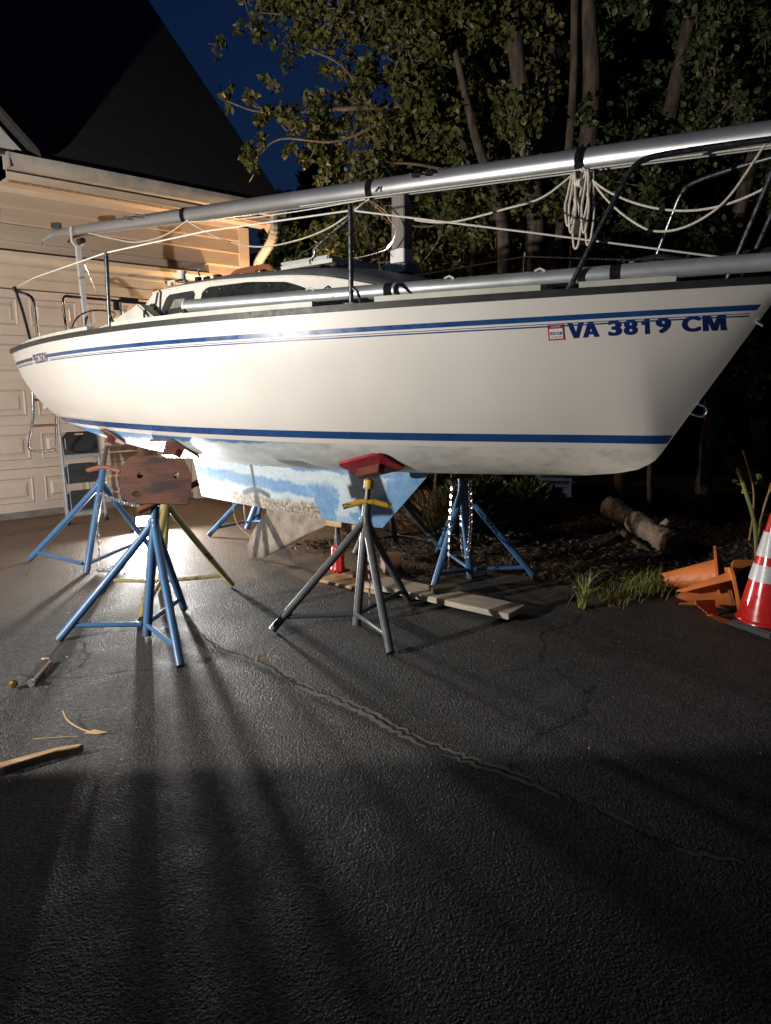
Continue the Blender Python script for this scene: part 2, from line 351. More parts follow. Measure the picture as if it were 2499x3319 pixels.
def rot_rand(n, r=rng):
    q = r.normal(size=(n, 4)); q /= np.linalg.norm(q, axis=1)[:, None]; w_, x, y, z = q.T
    return np.stack([np.stack([1 - 2 * (y * y + z * z), 2 * (x * y - z * w_), 2 * (x * z + y * w_)], -1), np.stack([2 * (x * y + z * w_), 1 - 2 * (x * x + z * z), 2 * (y * z - x * w_)], -1), np.stack([2 * (x * z - y * w_), 2 * (y * z + x * w_), 1 - 2 * (x * x + y * y)], -1)], 1)
LEAF = np.array([[0, 0, 0], [.42, .36, .10], [.30, .72, .08], [0, 1.05, -.06], [-.30, .72, .08], [-.42, .36, .10]], float)
LEAFF = [(0, 1, 2), (0, 2, 3), (0, 3, 4), (0, 4, 5)]
def leaves(name, C, size, mat, parent=None, sv=.4, shape=LEAF, faces=LEAFF):
    n = len(C); R = rot_rand(n); s = size * (1 + sv * rng.uniform(-1, 1, n))
    P = np.einsum('nij,kj->nki', R, shape) * s[:, None, None] + C[:, None, :]
    return soup(name, P, faces, mat, parent)
_fc = {}
def text_mesh(txt, bold=0.0):
    cu = bpy.data.curves.new('txt', 'FONT'); cu.body = txt; cu.offset = bold; cu.resolution_u = 5; cu.fill_mode = 'FRONT'; cu.space_character = 1.12
    ob = bpy.data.objects.new('txt', cu); col.objects.link(ob)
    dg = bpy.context.evaluated_depsgraph_get(); me = bpy.data.meshes.new_from_object(ob.evaluated_get(dg))
    vv = np.array([v.co[:] for v in me.vertices]); ff = [tuple(p.vertices) for p in me.polygons]
    bpy.data.objects.remove(ob); bpy.data.curves.remove(cu); bpy.data.meshes.remove(me)
    mn, mx = vv.min(0), vv.max(0); vv = (vv - mn) / np.maximum(mx - mn, 1e-6)
    return vv, ff
def holed_plate(name, outline, holes, thick, mat, parent=None, matrix=None):
    cu = bpy.data.curves.new('pl', 'CURVE'); cu.dimensions = '2D'; cu.fill_mode = 'BOTH'; cu.extrude = thick / 2
    for poly in [outline] + holes:
        sp = cu.splines.new('POLY'); sp.points.add(len(poly) - 1); sp.use_cyclic_u = True
        for p, q in zip(sp.points, poly): p.co = (q[0], q[1], 0, 1)
    ob = bpy.data.objects.new('pl', cu); col.objects.link(ob)
    dg = bpy.context.evaluated_depsgraph_get(); me = bpy.data.meshes.new_from_object(ob.evaluated_get(dg))
    bpy.data.objects.remove(ob); bpy.data.curves.remove(cu)
    if matrix is not None: me.transform(matrix)
    me.name = name; me.materials.clear(); me.materials.append(mat)
    o = bpy.data.objects.new(name, me); col.objects.link(o)
    if parent is not None: o.parent = parent
    return o
def circ(x, y, r, n=14, ry=None): return [(x + r * math.cos(2 * math.pi * i / n), y + (ry or r) * math.sin(2 * math.pi * i / n)) for i in range(n)]
def frame_m(o, x, y):
    x = Vector(x).normalized(); z = x.cross(Vector(y)).normalized(); y = z.cross(x)
    m = Matrix((x, y, z)).transposed().to_4x4(); m.translation = Vector(o); return m

# ------------------------------------------------------------------ the ground
g = MB().add([(-60, -30, -.05), (60, -30, -.05), (60, 90, -.05), (-60, 90, -.05)], [(0, 1, 2, 3)]).build('ground', M['soil'], fix=False); tag(g, kind='structure')
edge = [(9, 5.6), (2.82, 5.02), (2.4, 4.86), (2.0, 4.80), (1.75, 4.86), (1.53, 4.86), (1.30, 5.1), (1.14, 5.32), (.8, 5.48), (.48, 5.66), (.25, 5.78), (0, 5.95), (-.3, 6.5), (-.55, 7.5), (-.9, 9.6), (-1.0, 12)]
er = []
for a, b in zip(edge[:-1], edge[1:]):
    for t in np.linspace(0, 1, 7, endpoint=False): er.append((a[0] + (b[0] - a[0]) * t + random.uniform(-.025, .025), a[1] + (b[1] - a[1]) * t + random.uniform(-.025, .025)))
er.append(edge[-1])
drive = MB().add([(x, y, 0) for x, y in [(-14, -6), (9, -6)] + er + [(-14, 12)]], [tuple(range(len(er) + 3))]).build('driveway', M['asphalt'], fix=False); tag(drive, kind='structure')
bed = MB().add([(x, y, -.02) for x, y in er[::-1] + [(9, 4.0), (14, 4.0), (14, 14), (-1, 14)]], [tuple(range(len(er) + 4))])
# gentle mounds of mulch as a real surface
gx = np.linspace(-.9, 6, 70); gy = np.linspace(4.7, 12, 74); GG = np.zeros((70, 74, 3))
ex = np.array([e[0] for e in edge[::-1]]); ey = np.array([e[1] for e in edge[::-1]])
for i, x in enumerate(gx):
    for j, y in enumerate(gy):
        d = y - np.interp(x, ex, ey)
        if x < 0: d = min(d, (x - np.interp(y, ey[::-1], ex[::-1])) * 1.0)
        h = -.03 + .06 * min(max(d / .5, 0), 1) + .025 * math.sin(x * 3.1 + y * 1.7) + .02 * math.sin(x * 6.3 - y * 4.1)
        h += .17 * math.exp(-((x - 2.12) ** 2 + (y - 6.75) ** 2) / .22)
        GG[i, j] = (x, y, h if d > 0 else -.035)
mb = MB().grid(GG).build('mulch_bed', M['soil'], smooth=True); tag(mb, kind='structure')
def bedz(x, y):
    i = np.clip((x - gx[0]) / (gx[1] - gx[0]), 0, 69).round().astype(int); j = np.clip((y - gy[0]) / (gy[1] - gy[0]), 0, 73).round().astype(int); return GG[i, j, 2]
mx_ = rng.uniform(-.6, 5, 26000); my_ = 4.75 + 4.5 * rng.uniform(0, 1, 26000) ** 1.6
dd = my_ - np.interp(mx_, ex, ey); keep = (dd > -.05) & ((mx_ > .0) | (mx_ > np.interp(my_, ey[::-1], ex[::-1])))
mx_, my_ = mx_[keep], my_[keep]; C = np.stack([mx_, my_, bedz(mx_, my_) + rng.uniform(.0, .03, len(mx_))], 1)
n = len(C); R = rot_rand(n); R[:, 2, :] *= .45
shp = np.array([[-.5, -.22, 0], [.5, -.16, .05], [.55, .18, .0], [-.4, .24, .06]]); s = rng.uniform(.015, .065, n) * rng.uniform(.6, 1.2, n)
tag(soup('leaf_litter', np.einsum('nij,kj->nki', R, shp) * s[:, None, None] + C[:, None, :], [(0, 1, 2, 3)], M['mulch']), 'brown leaf litter and mulch chips covering the planting bed', 'mulch', kind='stuff')
# cracks: dark jagged slits, the long one with strips of old sealant at its sides
def jag(path, amp, k=9):
    P = smoothpath([(x, y, 0) for x, y in path], k); return [(p[0] + random.gauss(0, amp), p[1] + random.gauss(0, amp)) for p in P]
def ribbon(name, P, wf, z, mat, off=0):
    vv = []; n = len(P)
    for i, p in enumerate(P):
        a, b = P[max(0, i - 1)], P[min(n - 1, i + 1)]; d = V(b[0] - a[0], b[1] - a[1]); d /= np.linalg.norm(d) + 1e-9; q = V(-d[1], d[0]); wd = wf(i / (n - 1))
        c = V(*p) + q * off; vv += [(*(c - q * wd), z), (*(c + q * wd), z)]
    return MB().add(vv, [(2 * i, 2 * i + 1, 2 * i + 3, 2 * i + 2) for i in range(n - 1)]).build(name, mat, drive, fix=False)
long = [(-1.242, 4.256), (-.954, 3.825), (-.682, 3.624), (-.448, 3.355), (-.297, 3.222), (-.068, 3.004), (.094, 2.813), (.312, 2.624), (.479, 2.515), (.657, 2.366), (.807, 2.201), (.912, 2.101), (1.126, 2.01), (1.5, 1.8)]
LJ = jag(long, .006, 10)
for a, b, o, wd in ((.05, .30, .016, .012), (.08, .22, -.017, .010), (.24, .50, -.02, .016), (.32, .46, .02, .013), (.46, .66, .018, .012), (.52, .70, -.018, .012), (.74, .80, .01, .016), (.86, .93, -.01, .014)):
    seg = LJ[int(a * len(LJ)):int(b * len(LJ))]
    ribbon('sealant', seg, lambda t, wd=wd: wd * (math.sin(math.pi * min(max(t, .02), .98)) ** .35) * random.uniform(.75, 1.2), .003, M['seal'], o)
ribbon('crack', LJ, lambda t: random.uniform(.0012, .005), .006, M['crack'])
for path in ([(.486, 2.535), (.532, 2.66), (.698, 2.853), (.879, 3.004), (.977, 3.222), (.942, 3.328), (.897, 3.53)], [(1.26, 4.42), (1.184, 4.256), (.936, 4.049), (.901, 3.825), (.757, 3.561), (.604, 3.483)], [(.98, 3.22), (1.04, 3.33)],
             [(-1.78, 3.93), (-1.66, 3.72), (-1.62, 3.55), (-1.72, 3.4)], [(-1.95, 3.45), (-1.6, 3.42), (-1.25, 3.52)], [(-2.9, 5.5), (-2.75, 5.3)], [(-3.1, 6.4), (-2.95, 6.0)]):
    ribbon('crack', jag(path, .010, 9), lambda t: random.uniform(.001, .005), .004, M['crack'])

# ------------------------------------------------------------------ garage
GO = V(-4.124, 7.451, 0); GA = math.atan2(.678, .735)
gar = empty('garage', GO, (0, 0, GA)); tag(gar, 'tan vinyl-sided garage with a white panelled door, gutter and steep dark roof', 'garage')
def P_(u, o, z): return (u, -o, z)          # along the wall, out from the wall, up
def gbox(name, u0, u1, o0, o1, z0, z1, mat, parent=gar, bevel=0): return box(name, P_((u0 + u1) / 2, (o0 + o1) / 2, (z0 + z1) / 2), ((u1 - u0) / 2, abs(o1 - o0) / 2, (z1 - z0) / 2), mat, parent, bevel)
wall = gbox('wall', 2.40, 3.17, -.25, -.02, -.03, 3.42, M['siding'])
gbox('wall', -3.2, 2.40, -.25, -.02, 2.44, 3.42, M['siding']); gbox('wall', 2.97, 3.19, -6.5, -.26, -.03, 3.42, M['siding'])
def lap(u0, u1, z, h):
    pr = [(-.02, z), (.022, z), (.024, z + .014), (.002, z + h - .004), (-.02, z + h - .004)]
    MB().prism(pr, u0, u1, lambda o, zz, u: P_(u, o, zz)).build('siding_board', M['siding'], wall)
for z in (2.745, 2.905, 3.07, 3.225): lap(.28 if z > 2.79 else 2.62, 3.05, z, .163 if z < 3.2 else .19)
lap(-3.2, .279, 2.905, .163); lap(-3.2, .279, 3.07, .163); lap(-3.2, .279, 3.225, .19)
z = 2.58
while z > 0: lap(2.62, 3.05, z, .163); z -= .163
gbox('corner_board', 3.05, 3.20, -.12, .03, -.02, 3.40, M['trim'], bevel=.004)
gbox('frieze_board', -3.2, 3.05, -.02, .024, 3.37, 3.425, M['trim'])
hp = [(-.02, 2.435), (.030, 2.435), (.030, 2.53), (.018, 2.535), (.018, 2.548), (.036, 2.55), (.036, 2.635), (.050, 2.642), (.050, 2.662), (.042, 2.668), (.042, 2.70), (.062, 2.722), (.085, 2.75), (.085, 2.79), (-.02, 2.80)]
MB().prism(hp, -3.2, 2.62, lambda o, zz, u: P_(u, o, zz)).build('door_header', M['trim'], gar)
gbox('door_jamb', 2.30, 2.62, -.12, .028, -.02, 2.434, M['trim'], bevel=.004)
# sectional door: five sections, raised panels
dr = gbox('garage_door', -3.2, 2.298, -.14, -.11, .0, 2.43, M['door'])
gbox('door_seal', -3.2, 2.298, -.125, -.075, -.035, .07, pm('rubber_seal', (.16, .15, .14), (.10, .095, .09), 9, .8), dr)
for r in range(5):
    z0 = .072 + r * .4725; z1 = z0 + .468
    sec = gbox('door_section', -3.2, 2.296, -.11, -.075, z0, z1, M['door'], dr, bevel=.004)
    u = .505 + 3 * .605
    while u > -3.1:
        a, b, c, d = u, u + .49, z0 + .095, z1 - .085
        if b < 2.25:
            def ringp(i, o): return [P_(a + i, o, c + i), P_(b - i, o, c + i), P_(b - i, o, d - i), P_(a + i, o, d - i)]
            vv = ringp(-.0, -.076) + ringp(.012, -.060) + ringp(.030, -.078) + ringp(.052, -.078) + ringp(.085, -.060)
            ff = []
            for k in range(4):
                for j in range(4): ff.append((k * 4 + j, k * 4 + (j + 1) % 4, (k + 1) * 4 + (j + 1) % 4, (k + 1) * 4 + j))
            ff.append((16, 17, 18, 19))
            MB().add(vv, ff).build('panel', M['door'], dr)
        u -= .605
# eave: soffit, fascia, gutter, downspout
gbox('soffit', .28, 3.42, .0, .40, 3.425, 3.437, M['soffit'])
u = .32
while u < 3.35:
    v_ = gbox('soffit_vent', u, u + .085, .24, .335, 3.4185, 3.4235, M['vent']); u += .105
gbox('soffit_rib', .28, 3.42, .345, .36, 3.419, 3.4245, M['soffit']); gbox('soffit_rib', .28, 3.42, .215, .225, 3.419, 3.4245, M['soffit'])
gbox('fascia', .26, 3.44, .40, .425, 3.405, 3.56, M['trim']); gbox('gutter_shadow_line', .26, 3.44, .4255, .4265, 3.472, 3.489, M['rub'])  # thin black strip stands in for the shadow line under the gutter
gp = [(.427, 3.49), (.52, 3.49), (.535, 3.53), (.555, 3.575), (.56, 3.616), (.545, 3.616), (.54, 3.585), (.50, 3.52), (.427, 3.52)]
MB().prism(gp, .26, 3.44, lambda o, zz, u: P_(u, o, zz)).build('gutter', M['gutter'], gar, smooth=True, angle=50)
gbox('gutter_cap', .24, .259, .40, .562, 3.485, 3.618, M['gutter'])
dsp = smoothpath([P_(3.30, .47, 3.50), P_(3.30, .46, 3.32), P_(3.295, .36, 3.18), P_(3.28, .15, 3.02), P_(3.275, .085, 2.9), P_(3.275, .085, 2.6)], 7) + [P_(3.275, .085, .1)]
rr = [.056 + (.006 if (i % 2 and 4 < i < 30) else 0) for i in range(len(dsp))]
MB().tube(dsp, rr, 8).build('downspout', M['gutter'], gar, smooth=True, angle=25)
# roof slab, 45 degrees, with rake boards
rt = math.tan(math.radians(45.4)); RL = 5.2
rf = MB().prism([(.50, 3.595), (.50, 3.625), (.50 - RL, 3.625 + RL * rt), (.50 - RL - .3, 3.595 + RL * rt)], -4.5, 3.47, lambda o, zz, u: P_(u, o, zz)).build('roof', M['shingle'], gar)
MB().prism([(.30, 3.32), (.44, 3.50), (.44 - RL, 3.50 + RL * rt), (.26 - RL, 3.44 + RL * rt)], 3.30, 3.44, lambda o, zz, u: P_(u, o, zz)).build('rake_board', M['trim'], rf)
MB().prism([(-.2, 3.3), (-RL, 3.3), (-RL, 3.2 + RL * rt)], 3.0, 3.19, lambda o, zz, u: P_(u, o, zz)).build('gable_wall', M['siding'], gar)
# cross gable at the left end
gb = MB().prism([(-2.6, 3.66), (.42, 3.66), (-.04, 4.13), (-1.26, 5.35)], .46, .20, lambda uu, zz, o: P_(uu, o, zz)).build('cross_gable', M['whitewall'], gar)
MB().prism([(.55, 3.63), (.53, 3.69), (-1.29, 5.50), (-1.29, 5.40)], .56, -1.6, lambda uu, zz, o: P_(uu, o, zz)).build('gable_roof', M['shingle'], gb)
for k in range(7):
    zz = 3.665 + k * .2; r_ = .42 - (zz - 3.66) * 1.0
    MB().add([P_(-2.6, .463, zz), P_(r_ - .01, .463, zz), P_(r_ - .01, .474, zz), P_(-2.6, .474, zz), P_(-2.6, .463, zz + .195), P_(r_ - .205, .463, zz + .195)], [(0, 1, 2, 3), (3, 2, 5, 4), (0, 4, 5, 1), (1, 5, 2), (0, 3, 4)]).build('siding_board', M['whitewall'], gb)
gbox('return_wall', -3.2, .235, .02, .06, 3.06, 3.66, M['whitewall'])

# wall lantern to the right of the garage door (hidden from here by the cabin, its warm light is what colours the wall)
def gw(u, o, z): c, s_ = math.cos(GA), math.sin(GA); return (GO[0] + u * c + o * s_, GO[1] + u * s_ - o * c, z)
lan = empty('wall_lantern', gw(2.85, .03, 2.0), (0, 0, GA)); tag(lan, 'lit warm lantern on the siding right of the garage door', 'lamp')
box('back_plate', (0, -.01, .08), (.05, .01, .1), M['frame'], lan, .004)
tubeo('arm', [(0, -.02, .0), (0, -.12, -.05), (0, -.24, -.04)], .01, M['frame'], lan, k=5)
for sx in (-1, 1):
    for sy in (-1, 1): box('cage_bar', (.05 * sx, -.24 + .05 * sy, .07), (.005, .005, .10), M['frame'], lan)
tubeo('top_ring', [(.05 * math.cos(i * .5236), -.24 + .05 * math.sin(i * .5236), .17) for i in range(12)], .005, M['frame'], lan, n=6, closed=True)
box('tray', (0, -.24, -.035), (.06, .06, .006), M['frame'], lan)
MB().lathe([(.005, -.04), (.028, -.02), (.03, .01), (.012, .045)], 12, Matrix.Translation((0, -.24, .06))).build('bulb', emit('warm_bulb', (1, .62, .28), 30), lan, smooth=True)
def light(name, kind, loc, parent, energy, color, **kw):
    L = bpy.data.lights.new(name, kind); L.energy = energy; L.color = color
    for k, v in kw.items(): setattr(L, k, v)
    o = bpy.data.objects.new(name, L); col.objects.link(o); o.location = loc; o.parent = parent; return o
light('lantern_light', 'POINT', (0, -.24, .14), lan, 190, (1, .62, .30), shadow_soft_size=.03)

# ------------------------------------------------------------------ the two work lights
# small LED flood standing on the driveway under the stern, facing along the hull
WL = V(-2.42, 6.96, 0)
wl_ = empty('work_light', WL, (0, 0, math.radians(-54))); tag(wl_, 'small glaring LED work light on the driveway under the stern', 'work light')
tilt = Matrix.Translation((0, 0, .11)) @ Matrix.Rotation(math.radians(3), 4, 'Y')      # local +x is the beam
MB().box((-.03, 0, 0), (.025, .075, .055), tilt.to_3x3()).build('housing', M['bplastic'], wl_, bevel=.006).location = (0, 0, .11)
MB().box((.0, 0, 0), (.004, .066, .046), tilt.to_3x3()).build('lens', emit('led_face', (1, .98, .95), 160), wl_).location = (0, 0, .11)
for i in range(5): MB().box((-.062, -.05 + i * .025, 0), (.008, .004, .05), tilt.to_3x3()).build('cooling_fin', M['bplastic'], wl_).location = (0, 0, .11)
tubeo('stand_frame', [(-.10, -.10, .009), (.05, -.10, .009), (.02, -.088, .04), (-.03, -.085, .11)], .007, M['frame'], wl_)
tubeo('stand_frame', [(-.10, .10, .009), (.05, .10, .009), (.02, .088, .04), (-.03, .085, .11)], .007, M['frame'], wl_)
tubeo('stand_bar', [(-.10, -.10, .009), (-.10, .10, .009)], .007, M['frame'], wl_)
tubeo('handle', [(-.04, -.07, .16), (-.07, -.07, .20), (-.07, .07, .20), (-.04, .07, .16)], .008, M['frame'], wl_)
la = light('led_light', 'AREA', tuple(tilt @ Vector((.012, 0, 0))), wl_, 135, (1, .97, .93), shape='RECTANGLE', size=.085, size_y=.12)
la.rotation_euler = (Matrix.Rotation(math.radians(3), 4, 'Y') @ Matrix.Rotation(math.radians(-90), 4, 'Y')).to_euler()
# tripod flood standing on the driveway to the left of the picture, it lights the topsides, mast and trees
TL = V(-4.30, 1.70, 0)
tl = empty('tripod_flood_light', TL); tag(tl, 'LED flood light on a black tripod lighting the side of the boat', 'work light')
for k in range(3):
    a = 2.2 + k * 2.0944; tubeo('leg', [(.0, 0, .62), (.42 * math.cos(a), .42 * math.sin(a), .012)], .011, M['frame'], tl)
tubeo('pole', [(0, 0, .3), (0, 0, 1.29)], .014, M['frame'], tl)
baz = math.radians(62); fl = Matrix.Rotation(baz, 4, 'Z') @ Matrix.Rotation(math.radians(-8), 4, 'Y')
MB().box((-.05, 0, 0), (.03, .13, .09), fl.to_3x3()).build('housing', M['bplastic'], tl, bevel=.008).location = (0, 0, 1.40)
MB().box((-.012, 0, 0), (.006, .115, .078), fl.to_3x3()).build('lens', emit('flood_face', (1, .93, .84), 25), tl).location = (0, 0, 1.40)
tubeo('yoke', [tuple(fl @ Vector(p) + Vector((0, 0, 1.40))) for p in ((-.05, -.145, 0), (-.05, -.145, -.12), (-.05, .145, -.12), (-.05, .145, 0))], .008, M['frame'], tl)
lb = light('flood_light', 'SPOT', tuple(fl @ Vector((.02, 0, 0)) + Vector((0, 0, 1.40))), tl, 1480, (1, .94, .87), spot_size=math.radians(114), spot_blend=.06, shadow_soft_size=.035)
lb.rotation_euler = (fl @ Matrix.Rotation(math.radians(-90), 4, 'Y')).to_euler()

# ------------------------------------------------------------------ the sailboat
SJ, YAW, TRIM = 3.328, -.707, .010
BX, BY = -.281, 5.186
boat = empty('sailboat', (BX, BY, 0), (0, -TRIM, YAW)); tag(boat, 'white sailboat with blue stripes on jack stands, bottom paint half stripped', 'sailboat')
BM = Euler((0, -TRIM, YAW)).to_matrix()
def bl(s, t, z): return (s - SJ, -t, z)                # station aft to forward, starboard offset, height
def bw(s, t, z): p = BM @ Vector(bl(s, t, z)); return (p[0] + BX, p[1] + BY, p[2])
LO, UM, BMAX, BT, PA, PB = 6.127, .418, 1.243, .912, 1.889, .932
def bs(s):
    u = s / LO
    if u < UM: return BMAX - (BMAX - BT) * ((UM - u) / UM) ** 2
    return BMAX * max(0, 1 - min(1, (u - UM) / (1 - UM)) ** PA) ** PB
def zs(s):
    u = s / LO; return 1.769 * (1 - u) * (1 - 2 * u) + 1.828 * 4 * u * (1 - u) + 1.904 * u * (2 * u - 1) - .017 * u * (1 - u) * (2 * u - 1) * 8
KS = [0, .5, 1, 1.5, 2, 2.5, 3, 3.5, 4, 4.5, 4.9, 5.2, 5.38, 5.49, 5.572, 5.614, 5.67, LO]
KZ = [1.053, .992, .939, .901, .877, .867, .867, .875, .89, .909, .93, .950, .976, 1.004, 1.051, 1.105, 1.196, 1.904]
def zk(s): return float(np.interp(s, KS, KZ))
ZW = 1.196
def bwl(s):
    u = (s - .419) / (5.67 - .419); u = max(0, u)
    return 1.006 - (1.006 - .729) * ((.42 - u) / .42) ** 2 if u < .42 else 1.006 * (1 - min(1, (u - .42) / .58) ** 1.9)
def tumble(x): return x * (1 + .8 * (1 - x))        # fuller bilge, topsides nearly upright at the sheer
def pexp(s):
    z0, z1 = zk(s), zs(s); ze = min(max((ZW - z0) / (z1 - z0), .03), .95); b_ = bwl(s) - max(0, .42 - s) * .15
    return min(max(math.log(min(max(b_, .02) / bs(s), .97)) / math.log(tumble(ze)), .18), 1.2)
PS = np.linspace(0, LO - .001, 200); PV = np.array([pexp(x) for x in PS])
PV[PS > 5.36] = float(np.interp(5.36, PS, PV))
for _ in range(40): PV[1:-1] = (PV[:-2] + 2 * PV[1:-1] + PV[2:]) / 4
def half(s, z):
    s = min(max(s, 0), LO - .002); z0, z1 = zk(s), zs(s)
    return bs(s) * tumble(min(max((z - z0) / max(z1 - z0, 1e-4), 0), 1.0)) ** float(np.interp(s, PS, PV))
def shift(s, z): return .73 * (1.769 - z) * max(0, 1 - s / 1.5)      # raked transom
def hullp(s, z, off=0, side=1):
    ss = s + shift(s, z); return bl(ss, side * (half(ss, z) + off), z)
ST = list(np.linspace(0, 4.8, 40)) + list(np.linspace(4.88, LO - .004, 42))
ZB = 1.118
def hull_grid(lo, hi, nz, side):
    G = []
    for s in ST:
        z0 = zk(s)
        for _ in range(6): z0 = zk(s + shift(s, z0))
        a, b = max(z0, lo(s)), max(z0, hi(s))
        G.append([hullp(s, a + (b - a) * (k / (nz - 1)) ** (2.2 if lo(s) < .5 else 1), 0, side) for k in range(nz)])
    return G
top = MB(); bot = MB()
for sd in (1, -1):
    top.grid(hull_grid(lambda s: ZB, zs, 40, sd)); bot.grid(hull_grid(lambda s: 0, lambda s: ZB, 18, sd))
def weld(o):
    bm = bmesh.new(); bm.from_mesh(o.data); bmesh.ops.remove_doubles(bm, verts=bm.verts, dist=1e-4); bmesh.ops.dissolve_degenerate(bm, dist=1e-5, edges=bm.edges); bmesh.ops.recalc_face_normals(bm, faces=bm.faces); bm.to_mesh(o.data); bm.free()
    o.data.polygons.foreach_set('use_smooth', [True] * len(o.data.polygons)); o.data.set_sharp_from_angle(angle=math.radians(50)); return o
hullo = weld(top.build('hull', M['gel'], boat, smooth=True)); bott = weld(bot.build('hull_bottom', M['bottom'], boat, smooth=True))
# transom
tr_ = []
z0 = zk(0)
for _ in range(6): z0 = zk(shift(0, z0))
zt = np.linspace(z0, zs(0), 22)
MB().add([hullp(0, z, 0, 1) for z in zt] + [hullp(0, z, 0, -1) for z in zt], [(i, i + 1, 23 + i, 22 + i) for i in range(21)]).build('transom', M['gel'], boat)
def hstrip(name, s0, s1, za, zb, mat, off=.0045, n=260, parent=hullo, e0=0, e1=0):
    vv = []; 
    for i in range(n):
        u = i / (n - 1); sa = s0 + (s1 - s0) * u; s2 = (s0 + e0) + (s1 + e1 - s0 - e0) * u
        vv += [hullp(sa, za(sa), off), hullp(s2, zb(s2), off)]
    return MB().add(vv, [(2 * i, 2 * i + 1, 2 * i + 3, 2 * i + 2) for i in range(n - 1)]).build(name, mat, parent, smooth=True, fix=False)
hstrip('boot_stripe', .02, 5.655, lambda s: ZW - .001, lambda s: ZW - .046, M['stripe'], e1=-.026)
for a, b in ((.03, .73), (1.17, 6.03)):
    hstrip('sheer_stripe', a, b, lambda s: zs(s) - .085, lambda s: zs(s) - .110, M['stripe'] if a > 1 else M['grey_vinyl'], e1=-.02)
    hstrip('pinstripe', a + .02, b - .04, lambda s: zs(s) - .121, lambda s: zs(s) - .1245, M['stripe'])
    hstrip('pinstripe', a + .03, b - .045, lambda s: zs(s) - .130, lambda s: zs(s) - .137, M['stripe'])
# lettering wrapped on the topsides
def hull_text(name, txt, s0, s1, z0a, z0b, h, mat, bold=0, sheer_rel=False, slant=0, off=.004):
    vv, ff = text_mesh(txt, bold); P = []
    for x, y, _ in vv:
        s = s0 + (s1 - s0) * x + slant * y; z = z0a + (z0b - z0a) * x + h * y; P.append(hullp(s, z + (zs(s) if sheer_rel else 0), off))
    return MB().add(P, ff).build(name, mat, hullo, fix=False)
def fill2d(polys):
    cu = bpy.data.curves.new('g', 'CURVE'); cu.dimensions = '2D'; cu.fill_mode = 'FRONT'
    for poly in polys:
        sp = cu.splines.new('POLY'); sp.points.add(len(poly) - 1); sp.use_cyclic_u = True
        for p, q_ in zip(sp.points, poly): p.co = (q_[0], q_[1], 0, 1)
    ob = bpy.data.objects.new('g', cu); col.objects.link(ob); me = bpy.data.meshes.new_from_object(ob.evaluated_get(bpy.context.evaluated_depsgraph_get()))
    r_ = np.array([v.co[:] for v in me.vertices]), [tuple(p.vertices) for p in me.polygons]
    bpy.data.objects.remove(ob); bpy.data.curves.remove(cu); bpy.data.meshes.remove(me); return r_
GLY = {'V': [[(0, 1), (.28, 1), (.5, .30), (.72, 1), (1, 1), (.64, 0), (.36, 0)]], 'A': [[(0, 0), (.36, 1), (.64, 1), (1, 0), (.73, 0), (.665, .19), (.335, .19), (.27, 0)], [(.40, .39), (.60, .39), (.5, .71)]],
       '1': [[(.42, 0), (.80, 0), (.80, 1), (.50, 1), (.08, .76), (.08, .57), (.42, .70)]], 'M': [[(0, 0), (0, 1), (.31, 1), (.5, .36), (.69, 1), (1, 1), (1, 0), (.79, 0), (.79, .74), (.595, 0), (.405, 0), (.21, .74), (.21, 0)]]}
reg = MB().add([hullp(5.4, 1.70, .001), hullp(5.41, 1.70, .001), hullp(5.41, 1.705, .001)], [(0, 1, 2)]).build('registration_number', M['letter'], hullo, fix=False)
for ch, x0, x1 in (('V', 330, 440), ('A', 435, 548), ('3', 615, 705), ('8', 722, 812), ('1', 838, 905), ('9', 938, 1032), ('C', 1108, 1220), ('M', 1240, 1380)):
    vv, ff = fill2d(GLY[ch]) if ch in GLY else text_mesh(ch, .036)
    a_, b_ = (x0 - 330) / 1050, (x1 - 330) / 1050
    P = [hullp(5.298 + .609 * (a_ + (b_ - a_) * x), 1.676 + .026 * (a_ + (b_ - a_) * x) + .070 * y, .0045) for x, y, _ in vv]
    MB().add(P, ff).build('letter', M['letter'], reg, fix=False)
hull_text('maker_name', 'PRECISION', .74, 1.14, -.141, -.141, .075, M['letter'], .012, True, .03)
def hquad(name, s0, s1, z0, z1, mat, off): return MB().add([hullp(s0, z0, off), hullp(s1, z0 + .003, off), hullp(s1, z1 + .003, off), hullp(s0, z1, off)], [(0, 1, 2, 3)]).build(name, mat, hullo, fix=False)
hquad('sticker', 5.215, 5.282, 1.668, 1.741, M['stred'], .004); hquad('sticker_field', 5.222, 5.277, 1.675, 1.722, M['stwhite'], .005)
hull_text('sticker_date', '02/28', 5.225, 5.274, 1.693, 1.694, .016, M['stink'], .02, off=.006); hull_text('sticker_number', 'VA 3819 CM', 5.228, 5.272, 1.680, 1.681, .007, M['stink'], off=.006)
hull_text('sticker_state', 'VIRGINIA', 5.230, 5.270, 1.728, 1.730, .008, M['stwhite'], off=.006)
